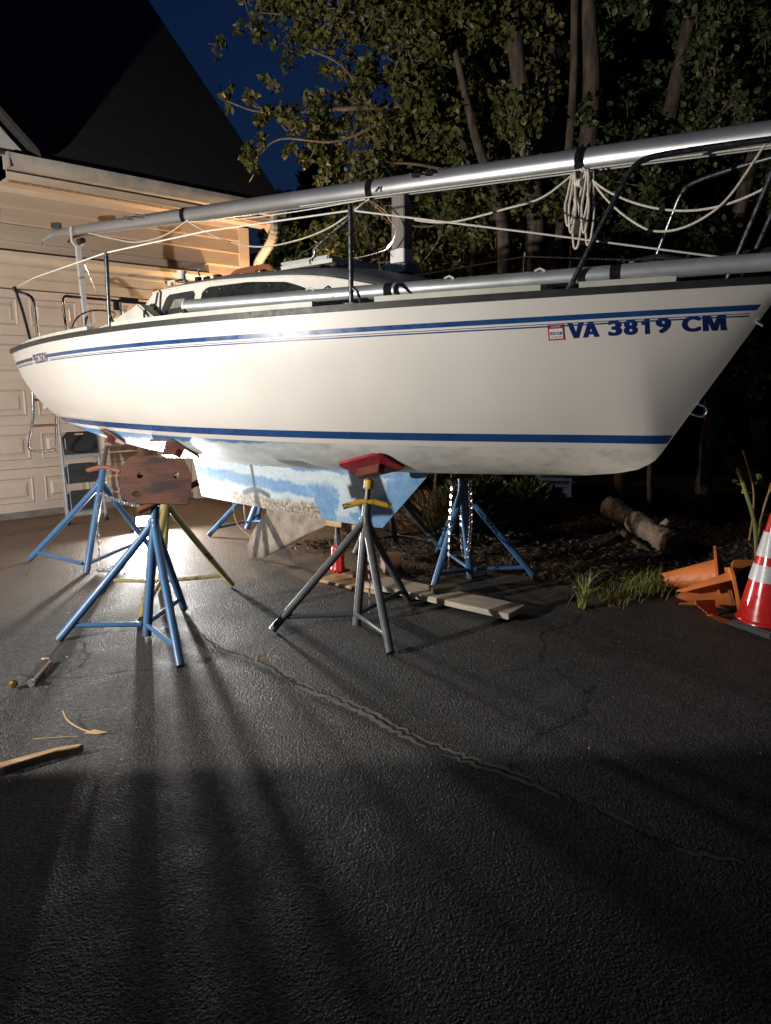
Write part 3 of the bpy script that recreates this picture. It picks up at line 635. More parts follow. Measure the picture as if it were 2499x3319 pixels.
# rub rail and toe rail
def band(name, s0, s1, o0, o1, za, zb, mat, n=70, side=1, parent=boat):
    vv = []; ff = []
    for i in range(n):
        s = s0 + (s1 - s0) * i / (n - 1); b_ = bs(s); z = zs(s)
        vv += [bl(s, side * max(b_ + o0, .0), z + za), bl(s, side * max(b_ + o1, 0.002), z + za), bl(s, side * max(b_ + o1, 0.002), z + zb), bl(s, side * max(b_ + o0, 0), z + zb)]
    for i in range(n - 1):
        for j in range(4): ff.append((4 * i + j, 4 * i + (j + 1) % 4, 4 * i + 4 + (j + 1) % 4, 4 * i + 4 + j))
    ff += [(0, 1, 2, 3), tuple(4 * (n - 1) + j for j in (3, 2, 1, 0))]
    return MB().add(vv, ff).build(name, mat, parent, smooth=True, angle=35)
for sd in (1, -1):
    band('rub_rail', -.02, LO - .01, -.02, .022, 0.0, .034, M['rub'], 110, sd)
    for a, b in ((.55, 1.98), (2.34, 4.05), (4.40, 5.18), (5.34, 5.72)): band('toe_rail', a, b, -.075, -.018, .030, .066, M['deck'], 30, sd)
# deck
dg_ = []
for s in ST:
    b_ = bs(s) - .01; dg_.append([bl(s, b_ * x, zs(s) + .022 + .05 * (1 - x * x) * min(1, b_)) for x in np.linspace(-1, 1, 9)])
MB().grid(dg_).build('deck', M['deck'], boat, smooth=True)
box('transom_cap', bl(.01, 0, 1.787), (.02, .9, .022), M['rub'], boat, .004)
# cabin trunk: sides, then the crowned roof
CS = [(2.00, .80, 2.06), (2.13, .79, 2.150), (2.3, .785, 2.162), (2.8, .775, 2.168), (3.2, .76, 2.152), (3.55, .735, 2.135), (3.8, .70, 2.108), (4.0, .655, 2.068), (4.2, .59, 2.022), (4.4, .50, 1.975), (4.6, .38, 1.935)]
sd_ = []; rfm = []
for i, (s, w_, zt_) in enumerate(CS):
    crown = [.02, .085, .095, .10, .10, .095, .09, .08, .065, .05, .02][i]
    sd_.append([(w_, 1.80), (w_ - .012, 1.9), (w_ - .035, zt_ - .018)])
    rfm.append([(w_ - .035, zt_ - .018), (w_ - .05, zt_ - .004), (w_ - .075, zt_ + .004), (w_ * .75, zt_ + crown * .46), (w_ * .4, zt_ + crown * .85), (0, zt_ + crown)])
cs = MB(); cr = MB()
for sd in (1, -1):
    cs.grid([[bl(CS[i][0], sd * t, z) for t, z in row] for i, row in enumerate(sd_)]); cr.grid([[bl(CS[i][0], sd * t, z) for t, z in row] for i, row in enumerate(rfm)])
cs.add([bl(2.0, t, z) for t, z in ((.80, 1.8), (.765, 2.042), (0, 2.08), (-.765, 2.042), (-.80, 1.8))], [(0, 1, 2, 3, 4)])
cab = weld(cs.build('cabin_side', M['cabin'], boat, smooth=True)); weld(cr.build('cabin_roof', M['roofgel'], boat, smooth=True))
def cabp(s, z, off=0.0):
    w_ = np.interp(s, [c[0] for c in CS], [c[1] for c in CS]); zt_ = np.interp(s, [c[0] for c in CS], [c[2] for c in CS])
    return bl(s, w_ - .012 - .023 * max(0, (z - 1.9)) / (zt_ - .018 - 1.9) + off, z)
tubeo('roof_bead', [cabp(c[0], c[2] - .016, .004) for c in CS[1:]], .007, M['cabin'], boat, k=3)
def cplate(name, poly, mat, off, th, parent=cab):
    n = len(poly); return MB().add([cabp(s, z, off) for s, z in poly] + [cabp(s, z, off + th) for s, z in poly], [tuple(range(n)), tuple(range(2 * n - 1, n - 1, -1))] + [(i, (i + 1) % n, n + (i + 1) % n, n + i) for i in range(n)]).build(name, mat, parent)
def dens(poly, k=5):
    o = []
    for a, b in zip(poly, poly[1:] + poly[:1]):
        for t in np.linspace(0, 1, k, endpoint=False): o.append((a[0] + (b[0] - a[0]) * t, a[1] + (b[1] - a[1]) * t))
    return o
wg = []
for s in np.linspace(2.69, 3.80, 28):
    zt_ = float(np.interp(s, [2.69, 2.70, 2.735, 2.79, 3.2, 3.52, 3.60, 3.80], [1.98, 2.035, 2.095, 2.118, 2.114, 2.086, 2.062, 1.992])); wg.append([cabp(s, 1.93, .012)] + [cabp(s, 1.93 + (zt_ - 1.93) * k, .012) for k in (.25, .5, .75, 1)] + [cabp(s, zt_, -.004)])
win = MB().grid(wg).build('window', M['smoke'], cab, smooth=True, angle=40)
for s, z in ((2.79, 2.093), (2.92, 2.102), (3.08, 2.100), (3.235, 2.094), (3.39, 2.084), (3.53, 2.070), (3.66, 2.03)):
    MB().lathe([(.010, 0), (.010, .004), (.005, .007)], 10, frame_m(cabp(s, z - .004, .013), (1, 0, 0), (0, 0, 1)) @ Matrix.Rotation(0, 4, 'X')).build('bolt', M['chrome'], win)
pf = cplate('portlight_frame', dens([(2.245, 1.985), (2.26, 1.965), (2.58, 1.972), (2.615, 1.99), (2.635, 2.085), (2.615, 2.108), (2.36, 2.104), (2.32, 2.085)], 3), M['frame'], .001, .016)
cplate('pane', dens([(2.37, 2.005), (2.52, 2.008), (2.54, 2.062), (2.42, 2.064)], 3), M['pane'], .017, .003, pf)
for s in (2.33, 2.55): tubeo('dog', [cabp(s, 1.985, .018), cabp(s, 1.972, .03)], .009, M['frame'], pf)
cplate('companion_edge', [(2.145, 2.01), (2.165, 2.01), (2.20, 2.135), (2.18, 2.135)], M['frame'], .002, .004)
# cockpit coaming wedges
for sd in (1, -1):
    cm = [(.95, 1.80), (1.04, 1.832), (1.36, 1.886), (1.66, 1.928), (2.06, 2.025), (2.14, 2.05), (2.3, 1.96), (2.45, 1.90), (2.45, 1.80)]
    MB().prism(cm, .80, .90, lambda a, z, t: bl(a, sd * t, z)).build('cockpit_coaming', M['deck'], boat, bevel=.012)
# roof hardware
wn = MB().lathe([(.042, 0), (.042, .015), (.030, .025), (.026, .06), (.034, .072), (.036, .08)], 18, Matrix.Translation(bl(2.30, .62, 2.205))).build('winch', M['galv'], boat, smooth=True, angle=30)
MB().lathe([(.02, 0), (.018, .03)], 10, Matrix.Translation(bl(2.27, .70, 2.175))).build('deck_plate', M['deck'], boat); tubeo('cleat', [bl(2.20, .70, 2.208), bl(2.34, .70, 2.208)], .009, M['deck'], boat)
for s, t, z, h in ((2.33, .50, 2.225, (.022, .02, .03)), (2.38, .46, 2.235, (.03, .015, .022)), (2.43, .40, 2.245, (.03, .02, .026))): box('clutch', bl(s, t, z), h, M['frame'], boat, .004)
tubeo('cam_fitting', [bl(2.35, .5, 2.26), bl(2.33, .5, 2.30), bl(2.37, .49, 2.31)], .008, M['ss'], boat)
hr = [(a_, z_ - .018) for a_, z_ in [(2.50, 2.262), (2.53, 2.300), (2.60, 2.318), (2.90, 2.322), (2.97, 2.305), (3.0, 2.268), (2.94, 2.264), (2.92, 2.285), (2.82, 2.288), (2.80, 2.262), (2.68, 2.262), (2.66, 2.286), (2.58, 2.284), (2.56, 2.262)]]
for sd in (1, -1): MB().prism(hr, .33, .355, lambda a, z, t: bl(a, sd * t, z)).build('grab_rail', M['teak'], boat, bevel=.006)
box('sliding_hatch', bl(3.2, .0, 2.285), (.24, .26, .028), M['roofgel'], boat, .008); box('hatch_rail', bl(3.2, .27, 2.268), (.3, .012, .012), M['deck'], boat)
box('mast_step', bl(3.86, 0, 2.205), (.09, .08, .03), M['ss'], boat, .004)
for s, z in ((3.36, 2.25), (3.50, 2.238)):
    box('turning_block', bl(s, .26, z), (.028, .016, .014), M['frame'], boat, .004); MB().lathe([(.010, -.018), (.010, .018)], 12, Matrix.Translation(bl(s, .26, z)) @ Matrix.Rotation(math.pi / 2, 4, 'X')).build('sheave', M['ss'], boat)
tubeo('shackle', [bl(3.30, .28, 2.262), bl(3.29, .28, 2.29), bl(3.32, .27, 2.32), bl(3.33, .27, 2.35)], .007, M['ss'], boat, k=4)
# keel stub
kb = []
def kprof(z):
    f_ = (z - .47) / (.90 - .47); a = 1.505 - .12 * f_; b_ = 3.69 + .43 * f_; return a, b_, .055 + .035 * f_
for z in np.linspace(.455, .97, 9):
    a, b_, th = kprof(z); zz = z + (.022 * (1 - (z - .455) / .2) if z < .62 else 0) * 0
    row = []
    for sd in (1, -1):
        for x in (np.linspace(0, 1, 20) if sd == 1 else np.linspace(1, 0, 20)[1:-1]):
            row.append(bl(a + (b_ - a) * x, sd * th * max(.06, (4 * x * (1 - x)) ** .45), z + (.03 * (1 - x) * max(0, 1 - (z - .455) / .3))))
    row.append(row[0]); kb.append(row)
ko = MB().grid(kb); nk = len(kb[0]) - 1; ko.f.append(tuple(range(nk))); ko.f.append(tuple(8 * (nk + 1) + i for i in range(nk)))
weld(ko.build('keel', M['keel'], boat, smooth=True))
cbp = [(2.16, .052), (2.20, .022), (2.26, .016), (2.36, .045), (2.53, .122), (2.85, .285), (3.18, .445), (3.0, .52), (2.5, .52), (2.40, .41), (2.28, .30), (2.20, .20), (2.155, .10)]
MB().prism(smoothpath([(a, b, 0) for a, b in cbp], 4, True), -.018, .018, lambda a, z, t: bl(a, t, z)).build('centreboard', M['board'], boat, bevel=.006)
# bow eye
be = [bl(5.775, 0, 1.355), bl(5.805, 0, 1.345), bl(5.822, 0, 1.32), bl(5.81, 0, 1.298), bl(5.78, 0, 1.296), bl(5.745, 0, 1.306)]
tubeo('bow_eye', be, .0065, M['chrome'], boat, k=5)
tubeo('bow_fitting', [bl(6.02, .02, 1.74), bl(6.05, .02, 1.72)], .01, M['chrome'], boat)
# stanchions, pulpits, lifelines
def both(name, pts, r, mat, k=0, sides=(1, -1)):
    for sd in sides: tubeo(name, [bl(s, sd * t, z) for s, t, z in pts], r, mat, boat, n=10, k=k)
ssd = pm('dull_stainless', (.16, .17, .19), (.10, .11, .12), 25, .34, .95)
for s, lean in ((2.24, .035), (4.245, .01)):
    both('stanchion', [(s, bs(s) - .06, zs(s) + .02), (s + lean, bs(s) - .055, zs(s) + .535)], .0135, ssd)
    for sd in (1, -1):
        box('stanchion_base', bl(s, sd * (bs(s) - .06), zs(s) + .035), (.035, .03, .012), M['ss'], boat, .003)
        tubeo('base_brace', [bl(s + .005, sd * (bs(s) - .06), zs(s) + .13), bl(s + .05, sd * (bs(s) - .055), zs(s) + .10), bl(s + .075, sd * (bs(s) - .05), zs(s) + .045)], .008, M['ss'], boat, k=4)
both('pulpit_rail', [(5.262, .44, 1.90), (5.36, .40, 2.12), (5.47, .35, 2.36), (5.52, .325, 2.45), (5.60, .285, 2.487), (5.85, .195, 2.50), (6.12, .11, 2.50), (6.20, .04, 2.50), (6.21, 0, 2.50)], .0135, ssd, 5)
both('pulpit_leg', [(5.90, .11, 1.93), (6.0, .12, 2.2), (6.10, .115, 2.49)], .0135, ssd)
tubeo('stern_rail', [bl(*p) for p in ((.37, .90, 1.86), (.20, .87, 2.12), (.03, .85, 2.355))], .0135, ssd, boat, n=10)
tubeo('stern_rail', [bl(*p) for p in ((.03, .85, 2.352), (-.03, .84, 2.345), (-.03, .78, 2.325), (.0, .72, 2.30), (.015, .69, 2.26), (.02, .685, 2.15), (.03, .68, 1.86))], .0135, ssd, boat, n=10, k=5)
tubeo('stern_rail', [bl(*p) for p in ((.02, .39, 1.84), (.0, .40, 2.2), (.0, .40, 2.27), (-.01, .37, 2.318), (-.01, .28, 2.322), (-.01, -.3, 2.32), (-.01, -.75, 2.32), (.1, -.86, 2.32), (.5, -.92, 2.32), (.52, -.95, 1.86))], .0135, ssd, boat, n=10, k=5)
tubeo('stern_rail', [bl(.02, -.19, 1.84), bl(0, -.19, 2.31)], .0135, ssd, boat, n=10)
box('rail_mount', bl(-.02, -.30, 2.335), (.025, .10, .028), M['bplastic'], boat, .006); box('rail_clamp', bl(-.02, -.16, 2.27), (.02, .03, .04), M['bplastic'], boat, .005)
tubeo('lifeline', [bl(*p) for p in ((.10, .845, 2.36), (.9, 1.05, 2.335), (2.27, bs(2.27) - .057, 2.345), (3.3, 1.12, 2.350), (4.254, bs(4.25) - .058, 2.355), (5.1, .48, 2.19), (5.86, .12, 2.035))], .0048, M['lifel'], boat, n=6)
tubeo('lifeline', [bl(*p) for p in ((.5, -.93, 2.31), (2.27, -bs(2.27) + .057, 2.345), (4.254, -bs(4.25) + .058, 2.35), (5.3, -.35, 2.14), (5.86, -.12, 2.035))], .0048, M['wire'], boat, n=6)
tubeo('cable_hoop', [bl(*p) for p in ((.15, .46, 1.85), (.12, .40, 2.0), (.1, .32, 2.12), (.1, .18, 2.19), (.1, .0, 2.20), (.12, -.06, 2.17), (.3, .10, 2.04), (.4, .12, 1.88))], .008, M['wire'], boat, k=6)
tubeo('pole_on_deck', [bl(.22, .90, 1.845), bl(.50, .90, 1.862)], .014, M['galv'], boat)
# boarding ladder on the transom
lad = tubeo('boarding_ladder', [bl(*p) for p in ((.13, .815, 1.545), (.10, .82, 1.25), (.06, .83, 1.10), (-.02, .84, .92), (-.04, .80, .872), (-.04, .72, .858), (-.04, .62, .862), (-.03, .575, .90), (.06, .60, 1.12), (.12, .61, 1.25), (.16, .62, 1.45))], .0125, M['ss'], boat, n=10, k=5)
tubeo('rung', [bl(.09, .82, 1.345), bl(.13, .61, 1.345)], .0115, M['rustpipe'], lad); tubeo('rung', [bl(.065, .83, 1.105), bl(.06, .60, 1.105)], .0115, M['teak'], lad)
# bow cleat and chocks
tubeo('bow_cleat', [bl(5.40, .30, 1.945), bl(5.72, .16, 1.950)], .012, M['frame'], boat); box('cleat_foot', bl(5.50, .255, 1.925), (.012, .012, .02), M['chrome'], boat); box('cleat_foot', bl(5.62, .205, 1.925), (.012, .012, .02), M['chrome'], boat)
tubeo('furled_cover', [bl(*p) for p in ((5.48, .22, 2.05), (5.6, .18, 2.06), (5.75, .12, 2.02), (5.9, .06, 2.04), (6.05, 0, 2.06))], [.006, .014, .02, .022, .014], M['bplastic'], boat)
box('deck_bracket', bl(5.50, .24, 1.985), (.014, .02, .055), M['frame'], boat, .003)

# ------------------------------------------------------------------ mast, boom, posts and lines on the boat
def mastp(s): return bw(s, .2 * (1 - s / 3.85) if s < 3.85 else -.0272 * (s - 3.85), 2.945 - .0585 * s if s < 3.85 else 2.72 - .066 * (s - 3.85))
mast = empty('mast', mastp(3.86)); tag(mast, 'silver aluminium mast lashed lengthwise above the boat, tapering aft', 'mast')
mo = V(*mastp(3.86))
def rel(p, o=mo): return tuple(V(*p) - o)
ms_ = [-.42, -.1, .3, .8, 1.4, 2, 3, 3.86, 5, 6, 7, 8.2]; mr = [.034, .042, .048, .052, .056, .058, .059, .060, .060, .060, .060, .060]
MB().tube([rel(mastp(s)) for s in ms_], [r * .80 for r in mr], 20, flat=1.25).build('mast_tube', M['alu'], mast, smooth=True)
tubeo('sail_track', [rel(V(*mastp(s)) + V(0, 0, -r_ * .93)) for s, r_ in zip(ms_[2:], mr[2:])], .009, M['boomalu'], mast, n=6)
for s in (1.66, 3.62, 5.085):
    p, d = V(*mastp(s)), V(*mastp(s + .05)) - V(*mastp(s - .05)); d /= np.linalg.norm(d); r_ = np.interp(s, ms_, mr) + .003
    MB().tube([tuple(p - d * .026 - mo), tuple(p + d * .026 - mo)], r_ * .82, 20, flat=1.24, cap=False).build('strap', M['blackstrap'], mast, smooth=True)
    box('buckle', tuple(p - mo + V(-.02, -.045, .01)), (.022, .006, .03), M['blackstrap'], mast, .003)
mh = V(*mastp(-.42)) - mo
tubeo('masthead_crane', [tuple(mh), tuple(mh + V(-.08, .05, -.02)), tuple(mh + V(-.17, .12, -.04))], .022, M['boomalu'], mast); box('masthead_fitting', tuple(mh + V(.03, -.02, .07)), (.05, .02, .028), M['bplastic'], mast, .008)
tubeo('shackle', [tuple(mh + V(-.17, .12, -.04)), tuple(mh + V(-.19, .14, -.09))], .009, M['ss'], mast)
for s, dz in ((.95, .05), (1.12, .05), (4.02, .052), (4.12, .05)):
    p = V(*mastp(s)) - mo + V(-.03, -.04, dz * .55); box('cleat', tuple(p), (.035, .008, .014), M['frame'], mast, .004); tubeo('cleat_horn', [tuple(p + V(-.05, -.012, .012)), tuple(p + V(.05, -.02, .0))], .006, M['ss'], mast, n=6)
tubeo('cotter_fitting', [rel(V(*mastp(3.72)) + V(-.03, -.055, -.01)), rel(V(*mastp(3.70)) + V(-.04, -.075, -.04))], .008, M['ss'], mast, n=6)
# aft crutch
ap = bw(.0, .2, 1.72); post = empty('mast_crutch', ap); tag(post, 'white steel crutch post at the transom carrying the mast top', 'post')
po = V(*ap)
MB().tube([rel(bw(.03, .19, 1.70), po), rel(bw(-.02, .2, 2.80), po)], .030, 4).build('upright', M['galv'], post)
cy = [(-.055, 2.97), (-.055, 2.84), (-.03, 2.81), (.03, 2.81), (.055, 2.84), (.055, 2.89)]
MB().tube([rel(bw(-.02, .2 - t, z), po) for t, z in cy][::1], .012, 6).build('yoke', M['galv'], post); tubeo('yoke_pad', [rel(bw(-.03, .18, 2.85), po), rel(bw(.05, .18, 2.85), po)], .03, M['frame'], post)
# weathered timber prop at the mast step
wp = empty('timber_prop', bw(3.86, 0, 2.235)); tag(wp, 'weathered grey timber prop under the mast with a steel bracket at its foot', 'post'); wo = V(*bw(3.86, 0, 2.235))
mt = Matrix.Rotation(YAW, 4, 'Z').to_3x3()
MB().box((0, 0, .208), (.052, .045, .208), mt).build('timber', M['greywood'], wp, bevel=.004)
MB().box((0, -.0, .045), (.058, .051, .045), mt).build('bracket', M['galv'], wp, bevel=.004)
# boom lying on the side deck
b0, b1 = bw(2.88, .985, 1.968), bw(6.22, .12, 1.986); boom = empty('boom', b0); tag(boom, 'grey aluminium boom lying along the side deck', 'boom'); bo = V(*b0); bd = V(*b1) - bo
MB().tube([(0, 0, 0), tuple(bd)], .041, 18).build('boom_tube', M['boomalu'], boom, smooth=True)
for t in (.42, .77): MB().tube([tuple(bd * (t - .007)), tuple(bd * (t + .007))], .043, 18, cap=False).build('strap', M['blackstrap'], boom, smooth=True)
MB().tube([(0, 0, 0), tuple(-bd * .004)], .043, 18).build('end_cap', M['galv'], boom); box('end_bracket', (-.015, -.035, -.075), (.008, .012, .055), M['ss'], boom, .002)
for t, z in ((.27, .045), (.32, -.02), (.52, .045), (.66, .045)): tubeo('eye_strap', [tuple(bd * t + V(-.025, -.03, z * .8)), tuple(bd * t + V(0, -.035, z * .8 + .012)), tuple(bd * t + V(.025, -.04, z * .8))], .006, M['lifel'], boom, n=6)
def rope(label, pts, r=.0058, mat='rope', name='halyard', cat='rope', k=10):
    P = smoothpath([bw(*p) for p in pts], k); o = V(*P[0]); e = MB().tube([tuple(V(*p) - o) for p in P], r, 7).build(name, M[mat], smooth=True); e.location = tuple(o); return tag(e, label, cat)
rope('cream braided rope sagging under the tapered mast end above the cockpit', [(1.73, .14, 2.80), (1.42, .17, 2.715), (1.0, .18, 2.712), (.64, .19, 2.785), (.21, .20, 2.89)])
rope('cream braided rope hanging from the middle strap towards the strap aft', [(1.70, .13, 2.79), (2.09, .1, 2.61), (2.53, .1, 2.495), (2.92, .08, 2.488), (3.28, .06, 2.54), (3.62, .04, 2.67)])
rope('cream rope sagging between the timber prop and the rope coil', [(3.78, -.03, 2.58), (3.95, -.04, 2.50), (4.264, 0, 2.439), (4.666, .05, 2.443), (4.897, .05, 2.467), (5.078, .03, 2.565)])
rope('cream rope drooping from the coil in the shallower curve towards the bow', [(5.10, .02, 2.58), (5.288, .1, 2.426), (5.484, .1, 2.323), (5.686, .1, 2.268), (5.87, .1, 2.268), (6.05, .1, 2.32), (6.3, .05, 2.46)])
rope('cream rope drooping from the coil in the deeper curve and rising to the mast', [(5.12, .03, 2.58), (5.291, .1, 2.382), (5.45, .12, 2.245), (5.568, .12, 2.188), (5.719, .12, 2.196), (5.874, .12, 2.284), (6.01, .08, 2.50)])
rope('thin rope lying taut along the underside of the mast', [(3.0, .085, 2.712), (4, .03, 2.655), (5.0, .01, 2.587), (6.2, -.02, 2.505)], .004)
rope('white wire lashed under the mast aft of the middle strap', [(1.7, .15, 2.785), (2.3, .14, 2.715), (3.0, .12, 2.672), (3.60, .06, 2.665)], .004, 'lifel', 'stay_wire', 'wire')
# coil hanging under the third strap
cl_ = MB()
for (a, b, t, wd, dp) in ((5.075, .0, .07, .030, .26), (5.10, .0, .09, .022, .30), (5.15, .0, .07, .028, .24), (5.17, .0, .085, .022, .31), (5.115, 0, .06, .03, .38), (5.185, 0, .06, .026, .37)):
    lp = [(a + wd * .2, t, 2.55), (a - wd * .6, t, 2.50 - dp * .2), (a - wd, t, 2.55 - dp * .6), (a - wd * .6, t, 2.55 - dp * .93), (a, t + .01, 2.55 - dp), (a + wd * .6, t + .015, 2.55 - dp * .93), (a + wd, t + .01, 2.55 - dp * .6), (a + wd * .5, t, 2.50 - dp * .2)]
    cl_.tube(smoothpath([bw(*p) for p in lp], 6, True), .0062, 7, closed=True)
cl_.tube([bw(5.10, .07, 2.50), bw(5.15, .09, 2.49)], .022, 10)
tag(cl_.build('rope_coil', M['rope'], smooth=True), 'bundle of coiled cream rope hanging from the mast strap', 'rope')
# loose rigging wires bundled under the middle strap
def wires(label, segs, r=.003, mat='wire'):
    m_ = MB()
    for pts in segs: m_.tube(smoothpath([bw(*p) for p in pts], 8), r, 6)
    return tag(m_.build('rigging_wire', M[mat], smooth=True), label, 'wire')
wires('loops of thin rigging wire hanging from the middle mast strap', [
    [(3.62, .05, 2.65), (3.70, .10, 2.62), (3.83, .12, 2.54), (3.90, .12, 2.42), (3.86, .12, 2.33), (3.74, .13, 2.30), (3.55, .14, 2.29), (3.3, .16, 2.30), (3.19, .16, 2.36), (3.3, .14, 2.45), (3.5, .09, 2.57), (3.62, .05, 2.65)],
    [(3.62, .05, 2.65), (3.72, .11, 2.60), (3.86, .13, 2.50), (3.91, .12, 2.40), (3.84, .13, 2.32)], [(3.62, .05, 2.65), (3.64, .1, 2.5), (3.70, .14, 2.37), (3.80, .16, 2.26)], [(3.62, .05, 2.65), (3.65, .1, 2.48), (3.72, .14, 2.35)], [(3.62, .05, 2.65), (3.58, .12, 2.5), (3.60, .14, 2.38), (3.66, .16, 2.31)],
    [(3.66, -.06, 2.64), (4.0, -.1, 2.58), (4.1, -.1, 2.42), (3.98, -.1, 2.27), (3.88, -.08, 2.24)]], .0028)
wires('straight turnbuckle ends of shrouds pointing aft over the cabin roof', [[(3.62, .06, 2.65), (3.4, .12, 2.50), (3.05, .2, 2.335)], [(3.62, .06, 2.64), (3.4, .14, 2.44), (3.12, .2, 2.285)], [(3.60, .06, 2.65), (3.4, .1, 2.52), (3.2, .12, 2.41)]], .0048, 'ss')
wires('thin backstay wire hanging from the crutch to the stern rail', [[(-.02, .2, 2.80), (-.0, .12, 2.55), (0, .04, 2.36), (-.01, -.02, 2.325)]], .003)

# ------------------------------------------------------------------ boat stands
def on_hull(s, t):
    z = zk(s)
    for zz in np.linspace(zk(s), zs(s), 300):
        if half(s, zz) >= abs(t): z = zz; break
    return z
def hull_normal(s, t):
    e = .04; p = V(s, t, on_hull(s, t)); a = V(s + e, t, on_hull(s + e, t)) - p; b = V(s, t + e, on_hull(s, t + e)) - p
    n_ = np.cross(a, b); n_ /= np.linalg.norm(n_)
    return n_ if n_[2] < 0 else -n_
def bvec(v): return np.array(BM @ Vector((v[0], -v[1], v[2])))
def stand(label, foot, topz, feet, mat, topxy, join=.62, r=.024, pad=None, padmat='ply', hand='rustpipe', handz=.03, handang=.4, screw=.14, group=None, padhalf=(.17, .12), padrot=0, chip=None):
    """post from its foot up to topz, legs from the post to feet, ties near the ground"""
    o = V(foot[0], foot[1], 0); e = empty('boat_stand', tuple(o)); tag(e, label, 'boat stand', group)
    T = V(topxy[0], topxy[1], topz) - o; F0 = V(0, 0, .0); ax = T / np.linalg.norm(T)
    pt = T - ax * screw
    MB().tube([(0, 0, .004), tuple(pt)], r * 1.12, 14).build('post', mat, e, smooth=True)
    J = pt * join
    for fx, fy in feet:
        f_ = V(fx, fy, 0) - o; d = f_ - J; dn = d / np.linalg.norm(d)
        bend = J + dn * .10 + ax * .0; start = J + V(dn[0], dn[1], 0) * r * .8 + ax * .03
        MB().tube(smoothpath([tuple(start), tuple(bend + V(dn[0], dn[1], 0) * .012), tuple(f_ + V(0, 0, .012))], 4), r, 12).build('leg', mat, e, smooth=True)
        q = f_ - dn * .12; MB().tube([tuple(V(0, 0, .075) + (q - V(0, 0, q[2])) * .06), tuple(q)], r * .62, 10).build('tie_bar', mat, e, smooth=True)
        gs = J + dn * .06; MB().add([tuple(J - ax * .01), tuple(gs), tuple(J - ax * .07)], [(0, 1, 2)]).build('gusset', mat, e, fix=False)
    thr = [tuple(pt - ax * .05 + ax * (screw + .05) * t) for t in np.linspace(0, 1, 26)]
    MB().tube(thr, [r * (.72 if i % 2 else .64) for i in range(26)], 12).build('screw', M['thread'], e, smooth=True)
    hc = pt + ax * handz
    if hand is None: return e, o, ax, T, pt
    hm = M[hand]
    hd = V(math.cos(handang), math.sin(handang), 0)
    MB().tube([tuple(hc - hd * .15 - V(0, 0, .03)), tuple(hc - hd * .04), tuple(hc + hd * .04), tuple(hc + hd * .15 - V(0, 0, .03))], [.017, .019, .019, .017], 10).build('screw_handle', hm, e, smooth=True)
    return e, o, ax, T, pt
def hull_pad(e, o, s, t, padmat, half_, rot=0, wedge='rustbrown', th=.018, gap=.0):
    n_ = hull_normal(s, t); z = on_hull(s, t); nw = bvec(n_); P = V(*bw(s, t, z)) + nw * (th / 2 + .004 + gap)
    a = bvec(V(math.cos(rot), math.sin(rot), 0)); a = a - nw * (a @ nw); m_ = frame_m(tuple(P - o), tuple(a), tuple(np.cross(nw, a)))
    hx, hy = half_; c = .035
    poly = [(-hx + c, -hy), (hx - c, -hy), (hx, -hy + c), (hx, hy - c), (hx - c, hy), (-hx + c, hy), (-hx, hy - c), (-hx, -hy + c)]
    p_ = holed_plate('pad', poly, [], th, M[padmat], e, m_)
    w = MB().box((0, 0, 0), (hx * .55, .026, .028)); w.v = [tuple((m_ @ Vector((x, y, (zz + .028) + th / 2)))[:3]) if (m_.to_3x3() @ Vector((0, 0, 1))) @ Vector(tuple(nw)) > 0 else tuple((m_ @ Vector((x, y, -(zz + .028) - th / 2)))[:3]) for x, y, zz in w.v]
    w.build('pad_bracket', M[wedge], e, bevel=.003)
    return P - o + nw * (th / 2 + .08)
def contact(s, t, d): n_ = bvec(hull_normal(s, t)); return V(*bw(s, t, on_hull(s, t))) + n_ * d
c1 = contact(1.45, .78, .10)
S1 = stand('blue boat stand under the stern quarter beside the step ladder', (-2.352, 5.40), c1[2], [(-2.99, 5.78), (-2.15, 6.30)], M['bluep'], c1[:2], .86, handang=-.2, screw=.20, handz=.02, group=None)
hull_pad(S1[0], S1[1], 1.45, .78, 'ply', (.13, .10), .4)
S2 = stand('unused blue boat stand with its plywood pad tipped upright', (-1.42, 4.02), .84, [(-1.903, 3.934), (-1.084, 3.542), (-1.331, 4.50)], M['bluep'], (-1.33, 4.06), .86, screw=.06, handz=.0, handang=.25, hand=None)
MB().tube([tuple(V(-1.418, 4.0, .757) - S2[1]), tuple(V(-1.105, 4.15, .904) - S2[1])], .019, 12).build('screw_handle', M['rustpipe'], S2[0], smooth=True)
pm_ = frame_m((.07, -.03, .93), (1, .12, .05), (.02, .35, .93)); pm_ = Matrix.Translation((.105, .02, .93)) @ Euler((math.radians(90 - 20), math.radians(3), math.radians(10))).to_matrix().to_4x4()
hx, hy, c = .195, .135, .05
pp = holed_plate('pad', [(-hx + c, -hy), (hx - .02, -hy), (hx, -hy + c), (hx, hy - .09), (hx - c, hy), (-hx + c, hy), (-hx, hy - c * 1.3), (-hx, -hy + .05)], [circ(-.09, .025, .017), circ(.11, .03, .017), circ(-.10, -.085, .028, 16, .02)], .024, M['ply'], S2[0], pm_)
MB().box((0, 0, -.055), (.11, .035, .042), None).build('pad_bracket', M['rustbrown'], S2[0], bevel=.004).matrix_local = pm_
c3 = contact(2.36, .80, .10)
S3 = stand('worn yellow boat stand with a brown plywood pad against the bilge', (-1.617, 4.93), c3[2], [(-1.117, 5.011), (-1.519, 4.20), (-2.026, 4.86)], M['yellowp'], c3[:2], .84, screw=.22, handz=.02, handang=2.6)
hull_pad(S3[0], S3[1], 2.36, .80, 'ply', (.19, .13), .15)
c4 = contact(4.02, .50, .10)
